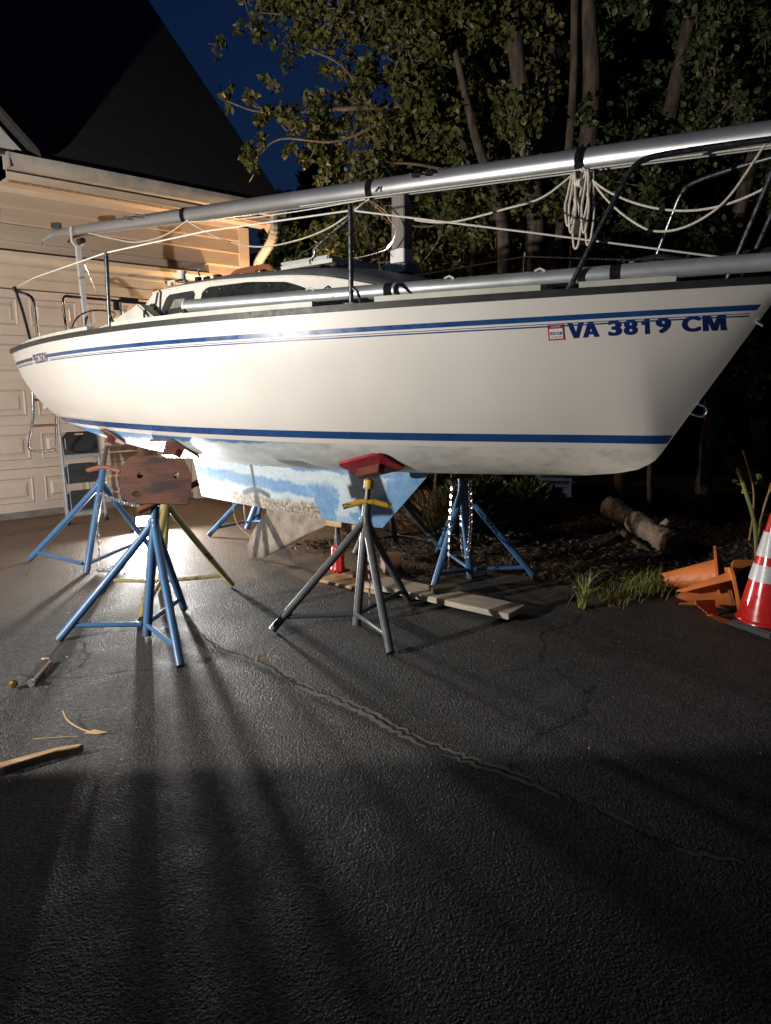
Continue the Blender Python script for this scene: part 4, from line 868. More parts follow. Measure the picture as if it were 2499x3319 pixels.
S4 = stand('dark grey boat stand with a red pad and chipped yellow handle', (-.179, 4.20), c4[2], [(-.685, 4.089), (.027, 3.722), (.157, 4.68)], M['greyp'], c4[:2], .86, screw=.16, handz=.02, handang=.1, hand='yelnut')
hull_pad(S4[0], S4[1], 4.02, .50, 'redpad', (.19, .13), .2)
MB().tube([tuple(S4[3] - S4[2] * .06), tuple(S4[3] - S4[2] * .005)], .03, 12).build('collar', M['yelnut'], S4[0], smooth=True)
c5 = contact(3.95, -.50, .10)
S5 = stand('blue boat stand draped with chains on the planting-bed side', (.648, 5.262), c5[2], [(.344, 4.953), (1.144, 5.258), (.458, 6.07)], M['bluep'], c5[:2], .88, screw=.10, handz=.02, handang=.9)
hull_pad(S5[0], S5[1], 3.95, -.50, 'ply', (.16, .11), .3)
c6 = contact(1.7, -.74, .10)
S6 = stand('blue boat stand seen below the keel near the garage side', (-1.42, 7.12), c6[2], [(-1.717, 6.723), (-1.381, 7.50), (-1.05, 6.95)], M['bluep'], c6[:2], .84, screw=.2, handang=.5)
hull_pad(S6[0], S6[1], 1.7, -.74, 'ply', (.15, .11), .3)
c7 = contact(3.0, -.72, .10)
S7 = stand('dark grey boat stand behind the keel at the edge of the planting bed', (.093, 6.45), c7[2], [(-.268, 6.019), (.549, 6.80), (.50, 6.18)], M['greyp'], c7[:2], .84, screw=.18, handang=.5)
hull_pad(S7[0], S7[1], 3.0, -.72, 'ply', (.15, .11), .3)

# ------------------------------------------------------------------ chains
def chain(label, pts, mat='chain', L_=.034, wire=.0036, wid=.0105, sag=0, k=10):
    P = np.array(smoothpath(pts, k)); d = np.r_[0, np.cumsum(np.linalg.norm(np.diff(P, axis=0), axis=1))]
    nl = max(2, int(d[-1] / (L_ * .78))); m_ = MB(); up = V(.3, .2, 1)
    for i in range(nl):
        a = (i + .5) / nl * d[-1]; c = V(*[np.interp(a, d, P[:, j]) for j in range(3)]); c2 = V(*[np.interp(min(a + .01, d[-1]), d, P[:, j]) for j in range(3)]); c1_ = V(*[np.interp(max(a - .01, 0), d, P[:, j]) for j in range(3)])
        t = c2 - c1_; t /= np.linalg.norm(t) + 1e-9; n_ = np.cross(t, V(.6, .8, .1) if abs(t[2]) > .7 else V(0, 0, 1)); n_ /= np.linalg.norm(n_); b_ = np.cross(t, n_)
        q = (n_ if i % 2 else b_); q = q * .85 + (b_ if i % 2 else n_) * .5
        q /= np.linalg.norm(q); h = L_ / 2 - wid
        loop = [c + t * h + q * wid, c + t * (h + wid * .85), c + t * h - q * wid, c - t * h - q * wid, c - t * (h + wid * .85), c - t * h + q * wid]
        m_.tube([tuple(x) for x in loop], wire, 5, closed=True)
    return tag(m_.build('chain', M[mat], smooth=True), label, 'chain')
chain('bright chain hanging from the stand beside the step ladder to the ground', [(-2.26, 5.50, .62), (-2.27, 5.49, .4), (-2.27, 5.48, .15), (-2.27, 5.46, .02), (-2.22, 5.43, .02), (-2.16, 5.47, .02), (-2.10, 5.44, .02), (-2.20, 5.40, .02), (-2.27, 5.42, .025), (-2.18, 5.52, .02), (-2.06, 5.50, .015)])
chain('bright chain strung from the stern quarter stand to the yellow stand', [(-2.24, 5.50, .62), (-2.0, 5.40, .56), (-1.75, 5.25, .55), (-1.58, 5.1, .60)])
chain('bright chain hanging straight down the dark grey stand with the red pad', [(-.115, 4.30, .56), (-.105, 4.28, .45), (-.10, 4.27, .25), (-.10, 4.27, .06)])
chain('black chain strung from the red-padded stand to the chain-draped blue stand', [(-.02, 4.40, .50), (.08, 4.55, .43), (.25, 4.75, .42), (.42, 4.95, .46), (.56, 5.10, .56)], 'blackchain', .034, .0042)
chain('single bright chain hanging straight at the chain-draped stand', [(.47, 4.98, .78), (.46, 4.98, .5), (.455, 4.975, .14)])
chain('looped bright chain hanging at the chain-draped stand', [(.545, 5.04, .56), (.55, 5.04, .40), (.56, 5.04, .26), (.585, 5.04, .215), (.605, 5.05, .28), (.62, 5.06, .5), (.60, 5.0, .8)])
chain('bright chain hanging at the stand seen below the keel', [(-1.36, 6.72, .45), (-1.36, 6.72, .3), (-1.35, 6.72, .12)])
pl = MB().tube(smoothpath([bw(1.95, 0, .52), bw(2.02, .02, .30), (-1.155, 5.95, .16), bw(2.15, .03, .10)], 8), .004, 6); tag(pl.build('pull_line', M['straw'], smooth=True), 'thin brown line knotted to the tip of the centreboard', 'rope')

# ------------------------------------------------------------------ bottle jacks, blocks and boards under the keel
def obox(name, c, h, rz, mat, label, cat, bevel=.004, group=None, rx=0):
    e = MB().box((0, 0, 0), h).build(name, mat, bevel=bevel); e.location = c; e.rotation_euler = (rx, 0, rz); return tag(e, label, cat, group)
bz = math.atan2(4.36 - 5.32, .855 + .40); bdx, bdy = math.cos(bz), math.sin(bz)
bA = V(-.44, 5.27); bB = V(.86, 4.36); bc = (bA + bB) / 2; bl_ = np.linalg.norm(bB - bA) / 2
obox('plank', (bc[0] + bdx * .20, bc[1] + bdy * .20, .042), (bl_ - .20, .118, .019), bz, M['lumberg'], 'long weathered plank lying under the keel and jack stands', 'plank')
obox('plank', (bA[0] + bdx * .30, bA[1] + bdy * .30 + .01, .0115), (.30, .125, .0105), bz + .015, M['lumber'], 'yellow pine board under the red bottle jacks', 'plank')
obox('timber_block', (.41, 4.745, .078), (.10, .055, .017), bz + 1.0, M['oldblock'], 'small dark timber block lying on the weathered plank', 'block')
JZ = .062
def jack(label, x, y, ztop, ang):
    e = empty('bottle_jack', (x, y, JZ), (0, 0, ang)); tag(e, label, 'jack', 'red bottle jacks under the keel'); H = ztop - JZ
    MB().box((0, 0, .008), (.075, .062, .008)).build('base_plate', M['redjack'], e, bevel=.004)
    MB().lathe([(.058, .016), (.056, .03), (.05, .045), (.050, .17), (.046, .19), (.030, .205)], 24).build('body', M['redjack'], e, smooth=True, angle=30)
    MB().lathe([(.0215, .2), (.0215, H - .06)], 18).build('ram', M['chrome'], e, smooth=True, angle=30); MB().lathe([(.0165, H - .062), (.0165, H - .006), (.023, H - .004), (.023, H)], 16).build('extension_screw', M['frame'], e, smooth=True, angle=30)
    MB().lathe([(.016, .016), (.016, .10), (.011, .105), (.011, .14)], 14, Matrix.Translation((.06, -.025, 0))).build('pump', M['redjack'], e, smooth=True, angle=30)
    tubeo('handle_socket', [(.06, -.025, .13), (.085, -.04, .16)], .014, M['redjack'], e); tubeo('relief_tube', [(-.052, 0, .07), (-.052, 0, .15)], .010, M['redjack'], e); tubeo('release_valve', [(.03, -.058, .012), (.035, -.075, .012)], .008, M['redjack'], e)
k1 = V(*bw(3.22, .0, 0)); k2 = V(*bw(3.50, .0, 0))
def kbot(s): x = (s - 1.505) / (3.69 - 1.505); return .455 + .03 * (1 - x)
zb1 = bw(3.22, 0, kbot(3.22))[2]; zb2 = bw(3.50, 0, kbot(3.50))[2]
jack('red bottle jack standing next to the centreboard, nearer the stern', k1[0], k1[1], zb1 - .044, -.75); jack('red bottle jack half hidden behind the red-padded grey stand', k2[0], k2[1], zb2 - .044, -.75)
obox('timber_block', (k1[0], k1[1], zb1 - .0225), (.075, .05, .0205), YAW + .1, M['lumber'], 'short pine block on the open-standing bottle jack under the keel', 'block', group='pine blocks on the jacks')
obox('timber_block', (k2[0], k2[1], zb2 - .0225), (.085, .05, .0205), YAW + .1, M['lumber'], 'short pine block on the bottle jack behind the red-padded stand', 'block', group='pine blocks on the jacks')
obox('timber_block', (.045, 5.46, .075), (.07, .065, .073), .3, pm('brown_block', (.17, .085, .045), (.10, .055, .03), 6, .7), 'reddish brown timber block standing behind the bottle jacks', 'block')

# ------------------------------------------------------------------ folded step ladder by the garage door
sl = empty('step_ladder', (-3.20, 7.46, 0), (0, 0, GA)); tag(sl, 'folded grey step ladder with three black treads by the garage door', 'ladder')
LW = .20
for sx in (-1, 1):
    tubeo('rail', [(sx * LW, -.03, .035), (sx * LW * .93, .05, .95)], .017, M['ladgrey'], sl); tubeo('rail', [(sx * LW * .9, .07, .03), (sx * LW * .88, .09, 1.22)], .014, M['ladgrey'], sl)
    MB().lathe([(.035, -.012), (.035, .012)], 14, Matrix.Translation((sx * LW, -.045, .036)) @ Matrix.Rotation(math.pi / 2, 4, 'Y')).build('caster', M['bplastic'], sl)
tubeo('top_bar', [(-LW * .88, .09, 1.22), (LW * .88, .09, 1.22)], .014, M['ladgrey'], sl)
for zc, hh in ((.84, .125), (.53, .105), (.245, .105)):
    pl_ = [(-.165, -hh), (.165, -hh), (.175, hh * .6), (.12, hh), (-.12, hh), (-.175, hh * .6)]
    tr = holed_plate('tread', pl_, [[(-.05, hh * .72), (.05, hh * .72), (.05, hh * .86), (-.05, hh * .86)]] if zc > .8 else [], .03, M['bplastic'], sl, Matrix.Translation((0, .015, zc)) @ Matrix.Rotation(math.radians(84), 4, 'X'))
    for q in range(3): box('tread_rib', (0, -.006, zc - hh * .5 + q * hh * .42), (.14, .003, .006), M['bplastic'], tr)
for zc in (.71, .10): box('cross_bar', (0, -.012, zc), (LW * .93, .006, .022), M['ladgrey'], sl, .003)
tubeo('strut', [(-.155, -.0, .9), (-.15, -.012, .12)], .005, M['ladgrey'], sl)

# ------------------------------------------------------------------ cones
cone = empty('traffic_cone', (2.345, 4.19, 0), (0, 0, math.radians(-65))); tag(cone, 'upright red traffic cone with two silver bands on a black base', 'traffic cone')
MB().box((0, 0, .022), (.185, .185, .022)).build('base', M['conebase'], cone, bevel=.01)
def cr_(z): return .162 - (.162 - .032) * (z - .05) / .66
def cseg(name, z0, z1, mat, extra=.0): return MB().lathe([(cr_(z0) + extra, z0), (cr_((z0 + z1) / 2) + extra, (z0 + z1) / 2), (cr_(z1) + extra, z1)], 40).build(name, mat, cone, smooth=True, angle=30)
MB().lathe([(.172, .044), (.170, .054), (cr_(.06), .064)], 40).build('flange', M['conered'], cone, smooth=True); cseg('body', .06, .71, M['conered'])
cseg('reflective_band', .30, .40, M['conewhite'], .0025); cseg('reflective_band', .45, .60, M['conewhite'], .0025)
def shell(name, label, prof, arc, loc, rot, mat, jag_=.02, flange=None, group=None, cat='cone piece'):
    """broken piece of a plastic cone: part of a cone shell with a torn edge"""
    n = 26; G1 = []; 
    for i in range(n):
        a = arc[0] + (arc[1] - arc[0]) * i / (n - 1); row = []
        for j, (r, z) in enumerate(prof):
            zz = z + (jag_ * math.sin(a * 3.3 + j) + random.uniform(-.006, .006) if j == len(prof) - 1 else 0); row.append((r * math.cos(a), r * math.sin(a), zz))
        G1.append(row)
    G1 = np.array(G1); G2 = G1.copy(); G2[..., 0] *= .93; G2[..., 1] *= .93
    m_ = MB().grid(G1); m_.grid(G2, True); k = len(prof); o_ = n * k
    for i in range(n - 1): m_.f += [(i * k, (i + 1) * k, o_ + (i + 1) * k, o_ + i * k), (i * k + k - 1, o_ + i * k + k - 1, o_ + (i + 1) * k + k - 1, (i + 1) * k + k - 1)]
    for i in (0, n - 1): m_.f += [(i * k + j, i * k + j + 1, o_ + i * k + j + 1, o_ + i * k + j) for j in range(k - 1)]
    o = m_.build(name, mat, smooth=True, angle=40); o.location = loc; o.rotation_euler = rot; return tag(o, label, cat, group)
def cone_piece(label, wide, tip, r, arc, fl, flrot=0, jag_=.015):
    wv, tv = V(*wide), V(*tip); d = Vector(tuple(tv - wv)); L_ = d.length; qm = d.to_track_quat('Z', 'Y').to_matrix().to_4x4()
    e = empty('broken_cone', (wide[0], wide[1], 0)); tag(e, label, 'cone piece')
    o = shell('body', '', [(r, 0), (r * .80, L_ * .35), (r * .56, L_ * .75), (r * .40, L_)], arc, (0, 0, wide[2]), qm.to_euler(), M['orange'], jag_); o.parent = e
    for k_ in ('label', 'category'):
        if k_ in o: del o[k_]
    if fl:
        m4 = Matrix.Translation((0, 0, wide[2])) @ qm @ Matrix.Rotation(flrot, 4, 'Z') @ Matrix.Translation((0, 0, -.006))
        holed_plate('flange', fl, [circ(0, 0, r * .98, 22)], .018, M['orange'], e, m4)
cone_piece('broken orange cone lying on its side behind the torn one', (2.33, 4.80, .150), (2.02, 4.97, .075), .120, (0, 6.283), [(-.165, -.165), (.165, -.165), (.165, .165), (-.165, .165)], .55)
cone_piece('torn orange cone lying in front of the other broken cone', (2.29, 4.52, .128), (2.00, 4.60, .062), .125, (.9, 5.6), [(-.155, -.155), (.155, -.155), (.155, .10), (.10, .155), (-.155, .155)], .25, .03)
shell('cone_scrap', 'curled scrap of orange cone plastic in front of the torn cone', [(.15, 0), (.12, .12), (.08, .25)], (1.7, 3.9), (2.22, 4.33, .10), (math.radians(12), math.radians(-80), math.radians(16)), M['orange'], .03)
bx_ = empty('cone_base_lying', (2.50, 4.72, 0), (0, 0, math.radians(8))); tag(bx_, 'dirty orange cone tipped over showing its square hollow base', 'cone piece')
holed_plate('flange', [(-.11, -.14), (.11, -.14), (.13, -.12), (.13, .12), (.11, .14), (-.11, .14), (-.13, .12), (-.13, -.12)], [circ(0, -.0, .10, 20)], .016, M['orange'], bx_, Matrix.Translation((0, 0, .145)) @ Matrix.Rotation(math.radians(84), 4, 'X'))
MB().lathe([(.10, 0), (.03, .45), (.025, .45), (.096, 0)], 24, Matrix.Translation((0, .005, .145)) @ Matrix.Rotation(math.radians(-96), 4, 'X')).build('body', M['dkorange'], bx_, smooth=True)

# ------------------------------------------------------------------ log, sign, small things on the ground
lg = MB(); lp = smoothpath([(2.44, 5.86, .125), (2.36, 6.05, .17), (2.27, 6.27, .225), (2.19, 6.46, .275), (2.12, 6.64, .32)], 9); nl = len(lp)
lg.tube(lp, [(.098 + .010 * math.sin(i * .45) + random.uniform(-.003, .003)) for i in range(nl)], 18)
lg.v = [tuple(V(*v) + rng.normal(0, .006, 3)) for v in lg.v]
lo_ = lg.build('log', M['log'], smooth=True, angle=60); tag(lo_, 'weathered barkless log lying in the mulch bed', 'log')
MB().tube([lp[0], tuple(V(*lp[0]) + (V(*lp[0]) - V(*lp[1])) * .12)], .094, 18).build('sawn_end', M['logend'], lo_)
tubeo('branch_stub', [(2.42, 6.08, .24), (2.46, 6.06, .30)], [.035, .025], M['log'], lo_, n=10); tubeo('bark_flap', [(2.10, 6.40, .22), (2.16, 6.15, .12), (2.28, 5.95, .05)], [.05, .045, .02], M['bark'], lo_, n=8, flat=.3)
sg = empty('yard_sign', (1.95, 8.15, 0), (0, 0, math.radians(-6))); tag(sg, 'dim white yard sign on wire legs in the shade of the hull', 'sign')
holed_plate('panel', [(-.20, -.20), (.20, -.20), (.20, .20), (-.20, .20)], [], .006, M['signp'], sg, Matrix.Translation((0, 0, .36)) @ Matrix.Rotation(math.radians(86), 4, 'X'))
for x in (-.12, .12): tubeo('wire_leg', [(x, 0, -.03), (x, .004, .2)], .004, M['galv'], sg, n=6)
for z_, x0, x1, h_ in ((.40, -.15, .07, .016), (.40, .10, .16, .024), (.33, -.13, -.02, .018), (.33, .0, .06, .018), (.33, .09, .15, .018), (.27, -.15, .15, .006)): box('print_bar', ((x0 + x1) / 2, -.012, z_), ((x1 - x0) / 2, .002, h_), M['ink'], sg)
bt = empty('bolt', (-1.76, 3.40, 0)); tag(bt, 'long rusty bolt with a washer head lying on the asphalt', 'bolt')
tubeo('shank', [(0, -.08, .013), (-.035, .20, .013)], .0105, pm('dull_bolt', (.30, .23, .17), (.20, .15, .11), 25, .45, .5), bt); MB().lathe([(.02, 0), (.02, .012)], 14, Matrix.Translation((.002, -.095, .02)) @ Matrix.Rotation(math.radians(-90), 4, 'X')).build('head', M['chain'], bt)
MB().lathe([(.022, 0), (.022, .012), (.017, .014), (.017, .034), (.012, .036)], 6, Matrix.Translation((-1.84, 3.30, .021)) @ Euler((1.35, .3, .4)).to_matrix().to_4x4()).build('brass_fitting', M['brass']); tag(bpy.data.objects['brass_fitting'], 'small brass hex fitting beside the rusty bolt', 'fitting')
cg = empty('cigarette_butt', (-1.86, 3.66, 0)); tag(cg, 'cigarette butt with an orange filter on the asphalt', 'butt'); tubeo('filter', [(0, 0, .005), (.026, .004, .005)], .0045, pm('filter_orange', (.5, .2, .07), None, 1, .7), cg, n=8); tubeo('paper', [(0, 0, .005), (-.014, -.002, .005)], .0045, M['bone'], cg, n=8)
ws = MB().prism([(-.02, 0), (.15, .045), (.30, .165), (.375, .20), (.385, .225), (.31, .205), (.285, .195), (.13, .085), (-.03, .035)], 0.002, .036, lambda a, b, z: (a - 1.62, b + 2.46, z)).build('wood_offcut', M['lumber'], bevel=.003); tag(ws, 'curved pine offcut lying on the asphalt', 'offcut')
lf = MB().tube(smoothpath([(-1.455, 2.985, .03), (-1.40, 2.91, .022), (-1.32, 2.855, .012), (-1.25, 2.83, .006)], 6), .0032, 6); tag(lf.build('dry_straw', M['straw'], smooth=True), 'pale curved dry stem on the asphalt', 'stem')
lf = MB().add([(-1.30, 2.83, .004), (-1.26, 2.85, .012), (-1.20, 2.84, .006), (-1.19, 2.82, .014), (-1.24, 2.815, .008)], [(0, 1, 4), (1, 2, 3, 4)]); tag(lf.build('dry_leaf', M['straw'], fix=False), 'crumpled dry leaf at the end of the pale stem', 'leaf')
tag(MB().tube([(-1.49, 2.775, .006), (-1.38, 2.79, .008), (-1.31, 2.80, .006)], .0022, 5).build('twig', M['straw']), 'thin straight twig beside the curved pine offcut', 'twig')
fk = rng.uniform(0, 1, (60, 2)); fx = -2.2 + 4.0 * fk[:, 0]; fy = 2.0 + 3.4 * fk[:, 1]
sh = np.array([[-.5, -.3, 0], [.5, -.2, 0], [.3, .4, .1], [-.4, .3, .05]]); R2 = rot_rand(60); R2[:, 2, :] *= .15
tag(soup('flecks', np.einsum('nij,kj->nki', R2, sh) * rng.uniform(.004, .016, 60)[:, None, None] + np.stack([fx, fy, np.full(60, .005)], 1)[:, None], [(0, 1, 2, 3)], M['bone']), 'pale flecks and paint chips scattered over the asphalt', 'debris', kind='stuff')
dbx = rng.normal(0, 1, (420, 2)); cpos = np.where(rng.uniform(0, 1, (420, 1)) < .55, V(-.55, 6.35) + dbx * V(.22, .16), V(.28, 5.45) + dbx * V(.20, .10))
R2 = rot_rand(420); R2[:, 2, :] *= .4
tag(soup('leaf_debris', np.einsum('nij,kj->nki', R2, shp) * rng.uniform(.02, .07, 420)[:, None, None] + np.concatenate([cpos, rng.uniform(.008, .03, (420, 1))], 1)[:, None], [(0, 1, 2, 3)], M['mulch']), 'heaps of dead leaves blown under the keel', 'leaves', kind='stuff')

# ------------------------------------------------------------------ grass and plants
def blade(m_, x, y, z, h, az, bend, w_, flop=0):
    P = []
    for t in np.linspace(0, 1, 6):
        r_ = bend * h * t ** 1.8; zz = h * (t - flop * t ** 3); P.append(V(x + math.cos(az) * r_, y + math.sin(az) * r_, z + max(zz, .004)))
    q = V(-math.sin(az), math.cos(az), 0); vv = []
    for i, p in enumerate(P): ww = w_ * (1 - (i / 5) ** 2) + .0006; vv += [p - q * ww, p + q * ww]
    m_.add(vv, [(2 * i, 2 * i + 1, 2 * i + 3, 2 * i + 2) for i in range(5)])
def tuft(label, x, y, nb, h, spread, w_, bend, mat='grass', z=0, flop=.8, lo_h=.35, name='grass_tuft', cat='grass'):
    m_ = MB()
    for i in range(nb): blade(m_, x + random.gauss(0, spread), y + random.gauss(0, spread), z, h * random.uniform(lo_h, 1), random.uniform(0, 6.28), bend * random.uniform(.2, 1.3), w_ * random.uniform(.6, 1.2), random.uniform(0, flop))
    e = m_.build(name, M[mat], fix=False); return tag(e, label, cat)
t1 = tuft('tall clump of grass growing from the crack by the plank', 1.32, 4.53, 30, .36, .014, .0045, .55, flop=.3, lo_h=.45)
m_ = MB(); blade(m_, 1.32, 4.53, 0, .44, 2.9, .22, .004, .12); blade(m_, 1.33, 4.53, 0, .32, 3.3, .95, .0035, .75); blade(m_, 1.33, 4.53, 0, .36, .1, .85, .0035, .9); [blade(m_, 1.32 + random.gauss(0, .01), 4.53 + random.gauss(0, .01), 0, random.uniform(.28, .38), a_ + random.uniform(-.2, .2), random.uniform(.7, 1.0), .0042, random.uniform(.5, .85)) for a_ in (3.3, 2.7, .1, -.4, .5, -2.4, -1.2)]; tag(m_.build('tall_blade', M['grass'], t1, fix=False), kind='stuff')
tuft('low bushy grass beside the tall clump', 1.56, 4.68, 90, .15, .05, .002, .9); tuft('dry matted grass roots at the low bushy grass', 1.55, 4.62, 60, .08, .06, .002, 1.2, 'drygrass')
tuft('dense short grass beside the broken orange cone', 1.86, 4.92, 260, .20, .085, .0018, .7, 'grass'); tuft('sparse weeds in the mulch left of the dense grass', 1.70, 5.05, 60, .13, .10, .0018, .8)
tuft('sparse dry weed growing from the sealed crack', -.68, 3.63, 26, .13, .03, .0012, .7, 'drygrass'); tuft('small green sprout beside the log', 2.22, 6.05, 14, .14, .02, .004, .6, z=.03)
m_ = MB().tube(smoothpath([(3.02, 5.6, 0), (2.98, 5.62, .35), (2.90, 5.66, .62), (2.84, 5.70, .80)], 5), [.016] * 15 + [.012], 7); wd_ = tag(m_.build('tall_weed', M['grass'], smooth=True), 'tall green weed stem behind the traffic cone', 'weed')
for _i in range(7): leaves('leaf', V(2.9, 5.65, .6) + rng.normal(0, .08, (1, 3)), .05, M['grass'], wd_)
m_ = MB()
for i in range(4): x = 3.25 + .09 * i; m_.tube(smoothpath([(x, 6.2 + .1 * (i % 3), 0), (x + random.uniform(-.1, .1), 6.2, .5), (x + random.uniform(-.25, .2), 6.2, random.uniform(.7, .95))], 4), .007, 5)
tag(m_.build('dry_stalks', M['straw'], smooth=True), 'dry upright stalks behind the traffic cone', 'plant')

# trees -------------------------------------------------------------
def limb(m_, pts, r0, r1, k=6, n=8): P = smoothpath(pts, k); m_.tube(P, list(np.linspace(r0, r1, len(P))), n)
def crown(name, clumps, mat, parent, size, twig=None, stem=None):
    C = []
    for (x, y, z, r, nn) in clumps:
        d = rng.normal(size=(nn, 3)); d /= np.linalg.norm(d, axis=1)[:, None]; rad = rng.uniform(.25, 1, nn) ** .5
        # leaves gather on a few sprays so the outline stays ragged
        ns = max(4, nn // 26); sc = rng.normal(size=(ns, 3)); sc /= np.linalg.norm(sc, axis=1)[:, None]; sc *= rng.uniform(.3, 1.05, (ns, 1)); pick = rng.integers(0, ns, nn)
        p = sc[pick] + d * rad[:, None] * .30
        C.append(V(x, y, z) + p * r)
        if twig is not None:
            for q in sc[:min(ns, 15)]:
                e = V(x, y, z) + q * r * 1.05; b0_ = V(x, y, z) + rng.normal(0, .06, 3); mid = (b0_ + e) / 2 + rng.normal(0, .05 * r + .02, 3); twig.tube([tuple(b0_), tuple(mid), tuple(e)], [.008, .006, .003], 4, cap=False)
    leaves(name, np.concatenate(C), size, mat, parent)
# big broadleaf tree, several stems, long boughs reaching over the garage
T1 = empty('tree', (1.7, 9.1, 0)); tag(T1, 'many-stemmed broadleaf tree whose boughs reach towards the garage roof', 'tree'); off = V(1.7, 9.1, 0)
tk = MB()
for pts, r0, r1 in (([(1.75, 9.0, -.1), (1.72, 9.0, 2.9), (1.56, 9.0, 4.3), (1.40, 9.0, 5.2), (1.2, 9.1, 7.2)], .13, .07), ([(2.05, 9.3, -.1), (2.01, 9.3, 2.9), (1.9, 9.3, 4.4), (1.8, 9.3, 5.9), (1.8, 9.3, 7.5)], .11, .08), ([(1.35, 8.7, -.1), (1.32, 8.7, 2.7), (1.22, 8.7, 3.4), (.98, 8.8, 4.1), (.75, 8.9, 5.0)], .09, .035), ([(1.0, 9.0, -.1), (1.0, 9.0, 3.2), (.92, 9.0, 3.9), (.80, 9.0, 4.3)], .05, .03), ([(2.0, 9.1, 3.0), (2.08, 9.05, 4.6), (2.0, 9.0, 6.5)], .05, .04)):
    limb(tk, [tuple(V(p[0], p[1] - .45, p[2]) - off) for p in pts], r0, r1, 6, 10)
tk.build('trunk', M['bark'], T1, smooth=True)
br = MB()
for pts, r0 in (([(1.5, 9, 4.4), (.7, 8.9, 4.6), (-.1, 8.8, 4.55), (-.75, 8.75, 4.5), (-1.4, 8.65, 4.45), (-1.78, 8.6, 4.55)], .04), ([(.3, 8.85, 4.6), (-.5, 8.8, 4.2), (-1.2, 8.75, 4.2), (-1.5, 8.7, 3.95)], .018), ([(1.3, 9.0, 5.6), (.4, 9.1, 5.7), (-.5, 9.1, 5.6), (-1.5, 9.3, 5.75)], .04), ([(1.7, 9, 3.6), (.9, 8.7, 3.8), (.1, 8.6, 3.9), (-.5, 8.6, 3.7)], .025), ([(1.7, 9, 3.4), (2.3, 8.6, 3.7), (2.9, 8.4, 3.6)], .025), ([(-.2, 8.8, 4.6), (-.5, 8.85, 5.0), (-.9, 8.9, 5.2)], .014), ([(1.8, 9.1, 3.2), (1.0, 8.6, 3.3), (.4, 8.5, 3.2), (-.1, 8.5, 3.35)], .02)):
    limb(br, [tuple(V(*p) - off) for p in pts], r0, .006, 5, 6)
sparse = [(-1.74, 8.6, 4.56, .15, 70), (-1.41, 8.6, 4.42, .24, 150), (-1.47, 8.7, 4.10, .20, 120), (-1.52, 8.65, 3.85, .11, 35), (-1.11, 8.7, 4.40, .25, 170), (-.75, 8.8, 4.50, .28, 230), (-1.30, 8.6, 4.72, .10, 35), (-.39, 8.95, 4.75, .32, 300), (-.99, 9.2, 5.62, .42, 520), (-1.5, 9.4, 5.88, .33, 330), (-.54, 9.0, 5.60, .36, 420), (-.62, 9.3, 5.18, .22, 130), (-1.15, 8.9, 4.12, .14, 60), (-.85, 8.8, 4.15, .2, 110), (-1.0, 9.3, 6.2, .5, 400), (-1.75, 9.5, 6.3, .35, 250), (-.4, 9.0, 4.35, .3, 240), (-.65, 8.9, 3.85, .22, 130), (-2.15, 10.2, 5.75, .16, 50)]
dense = []
for i in range(100):
    x = rng.uniform(-.3, 2.0); y = rng.uniform(8.4, 9.6); z = rng.uniform(2.9, 7.2)
    if x < .1 and z < 3.9 and rng.uniform() < .6: continue
    dense.append((x, y, z, rng.uniform(.25, .42), int(rng.uniform(330, 520))))
crown('crown', [(*(V(x, y, z) - off), r, nn) for x, y, z, r, nn in sparse + dense], M['leaf'], T1, .062, br); tag(br.build('twigs', M['twig'], T1, smooth=True), kind='stuff')
# second tree, ivy-clad, filling the right of the picture
T2 = empty('tree', (3.3, 9.3, 0)); tag(T2, 'dark ivy-clad tree behind the bow', 'tree'); off = V(3.3, 9.3, 0); tk = MB(); br = MB()
for pts, r0, r1 in (([(2.3, 9.1, -.1), (2.24, 9.0, 2.9), (2.30, 9.0, 4.6), (2.2, 9.0, 5.7), (2.2, 9.0, 7.2)], .12, .08), ([(3.1, 9.6, -.1), (3.2, 9.5, 3), (3.4, 9.4, 5), (3.7, 9.3, 7)], .12, .06), ([(4.0, 9.2, -.1), (4.1, 9.2, 3), (4.5, 9.2, 5), (4.9, 9.2, 6.5)], .10, .05), ([(3.2, 8.8, -.1), (3.0, 8.4, 1.4), (3.2, 8.2, 2.8)], .04, .02)):
    limb(tk, [tuple(V(p[0], p[1] - .35, p[2]) - off) for p in pts], r0, r1, 6, 10)
tk.build('trunk', M['bark'], T2, smooth=True)
dense = []
for i in range(150):
    x = rng.uniform(2.1, 5.6); y = rng.uniform(8.3, 9.8); z = rng.uniform(1.5, 7.2)
    if x < 2.55 and z > 4.2 and rng.uniform() < .7: continue
    dense.append((x, y, z, rng.uniform(.28, .48), int(rng.uniform(300, 460))))
crown('crown', [(*(V(x, y, z) - off), r, nn) for x, y, z, r, nn in dense], M['leafd'], T2, .064, br); tag(br.build('twigs', M['twig'], T2, smooth=True), kind='stuff')
# undergrowth behind the deck
T3 = empty('shrub', (.6, 8.6, 0)); tag(T3, 'leafy undergrowth behind the cabin and mast', 'shrub'); off = V(.6, 8.6, 0); br = MB(); dense = []
for i in range(64):
    x = rng.uniform(-.75, 2.4); y = rng.uniform(8.2, 9.3); z = rng.uniform(.4, 3.7); dense.append((x, y, z, rng.uniform(.25, .4), int(rng.uniform(180, 300))))
for x in (-.4, .1, .6, 1.1): limb(br, [tuple(V(x, 8.8, -.1) - off), tuple(V(x + .1, 8.8, 1.5) - off), tuple(V(x - .1, 8.7, 3.0) - off)], .03, .01, 4, 6)
crown('foliage', [(*(V(x, y, z) - off), r, nn) for x, y, z, r, nn in dense], M['leaf'], T3, .06, br); tag(br.build('twigs', M['twig'], T3, smooth=True), kind='stuff')
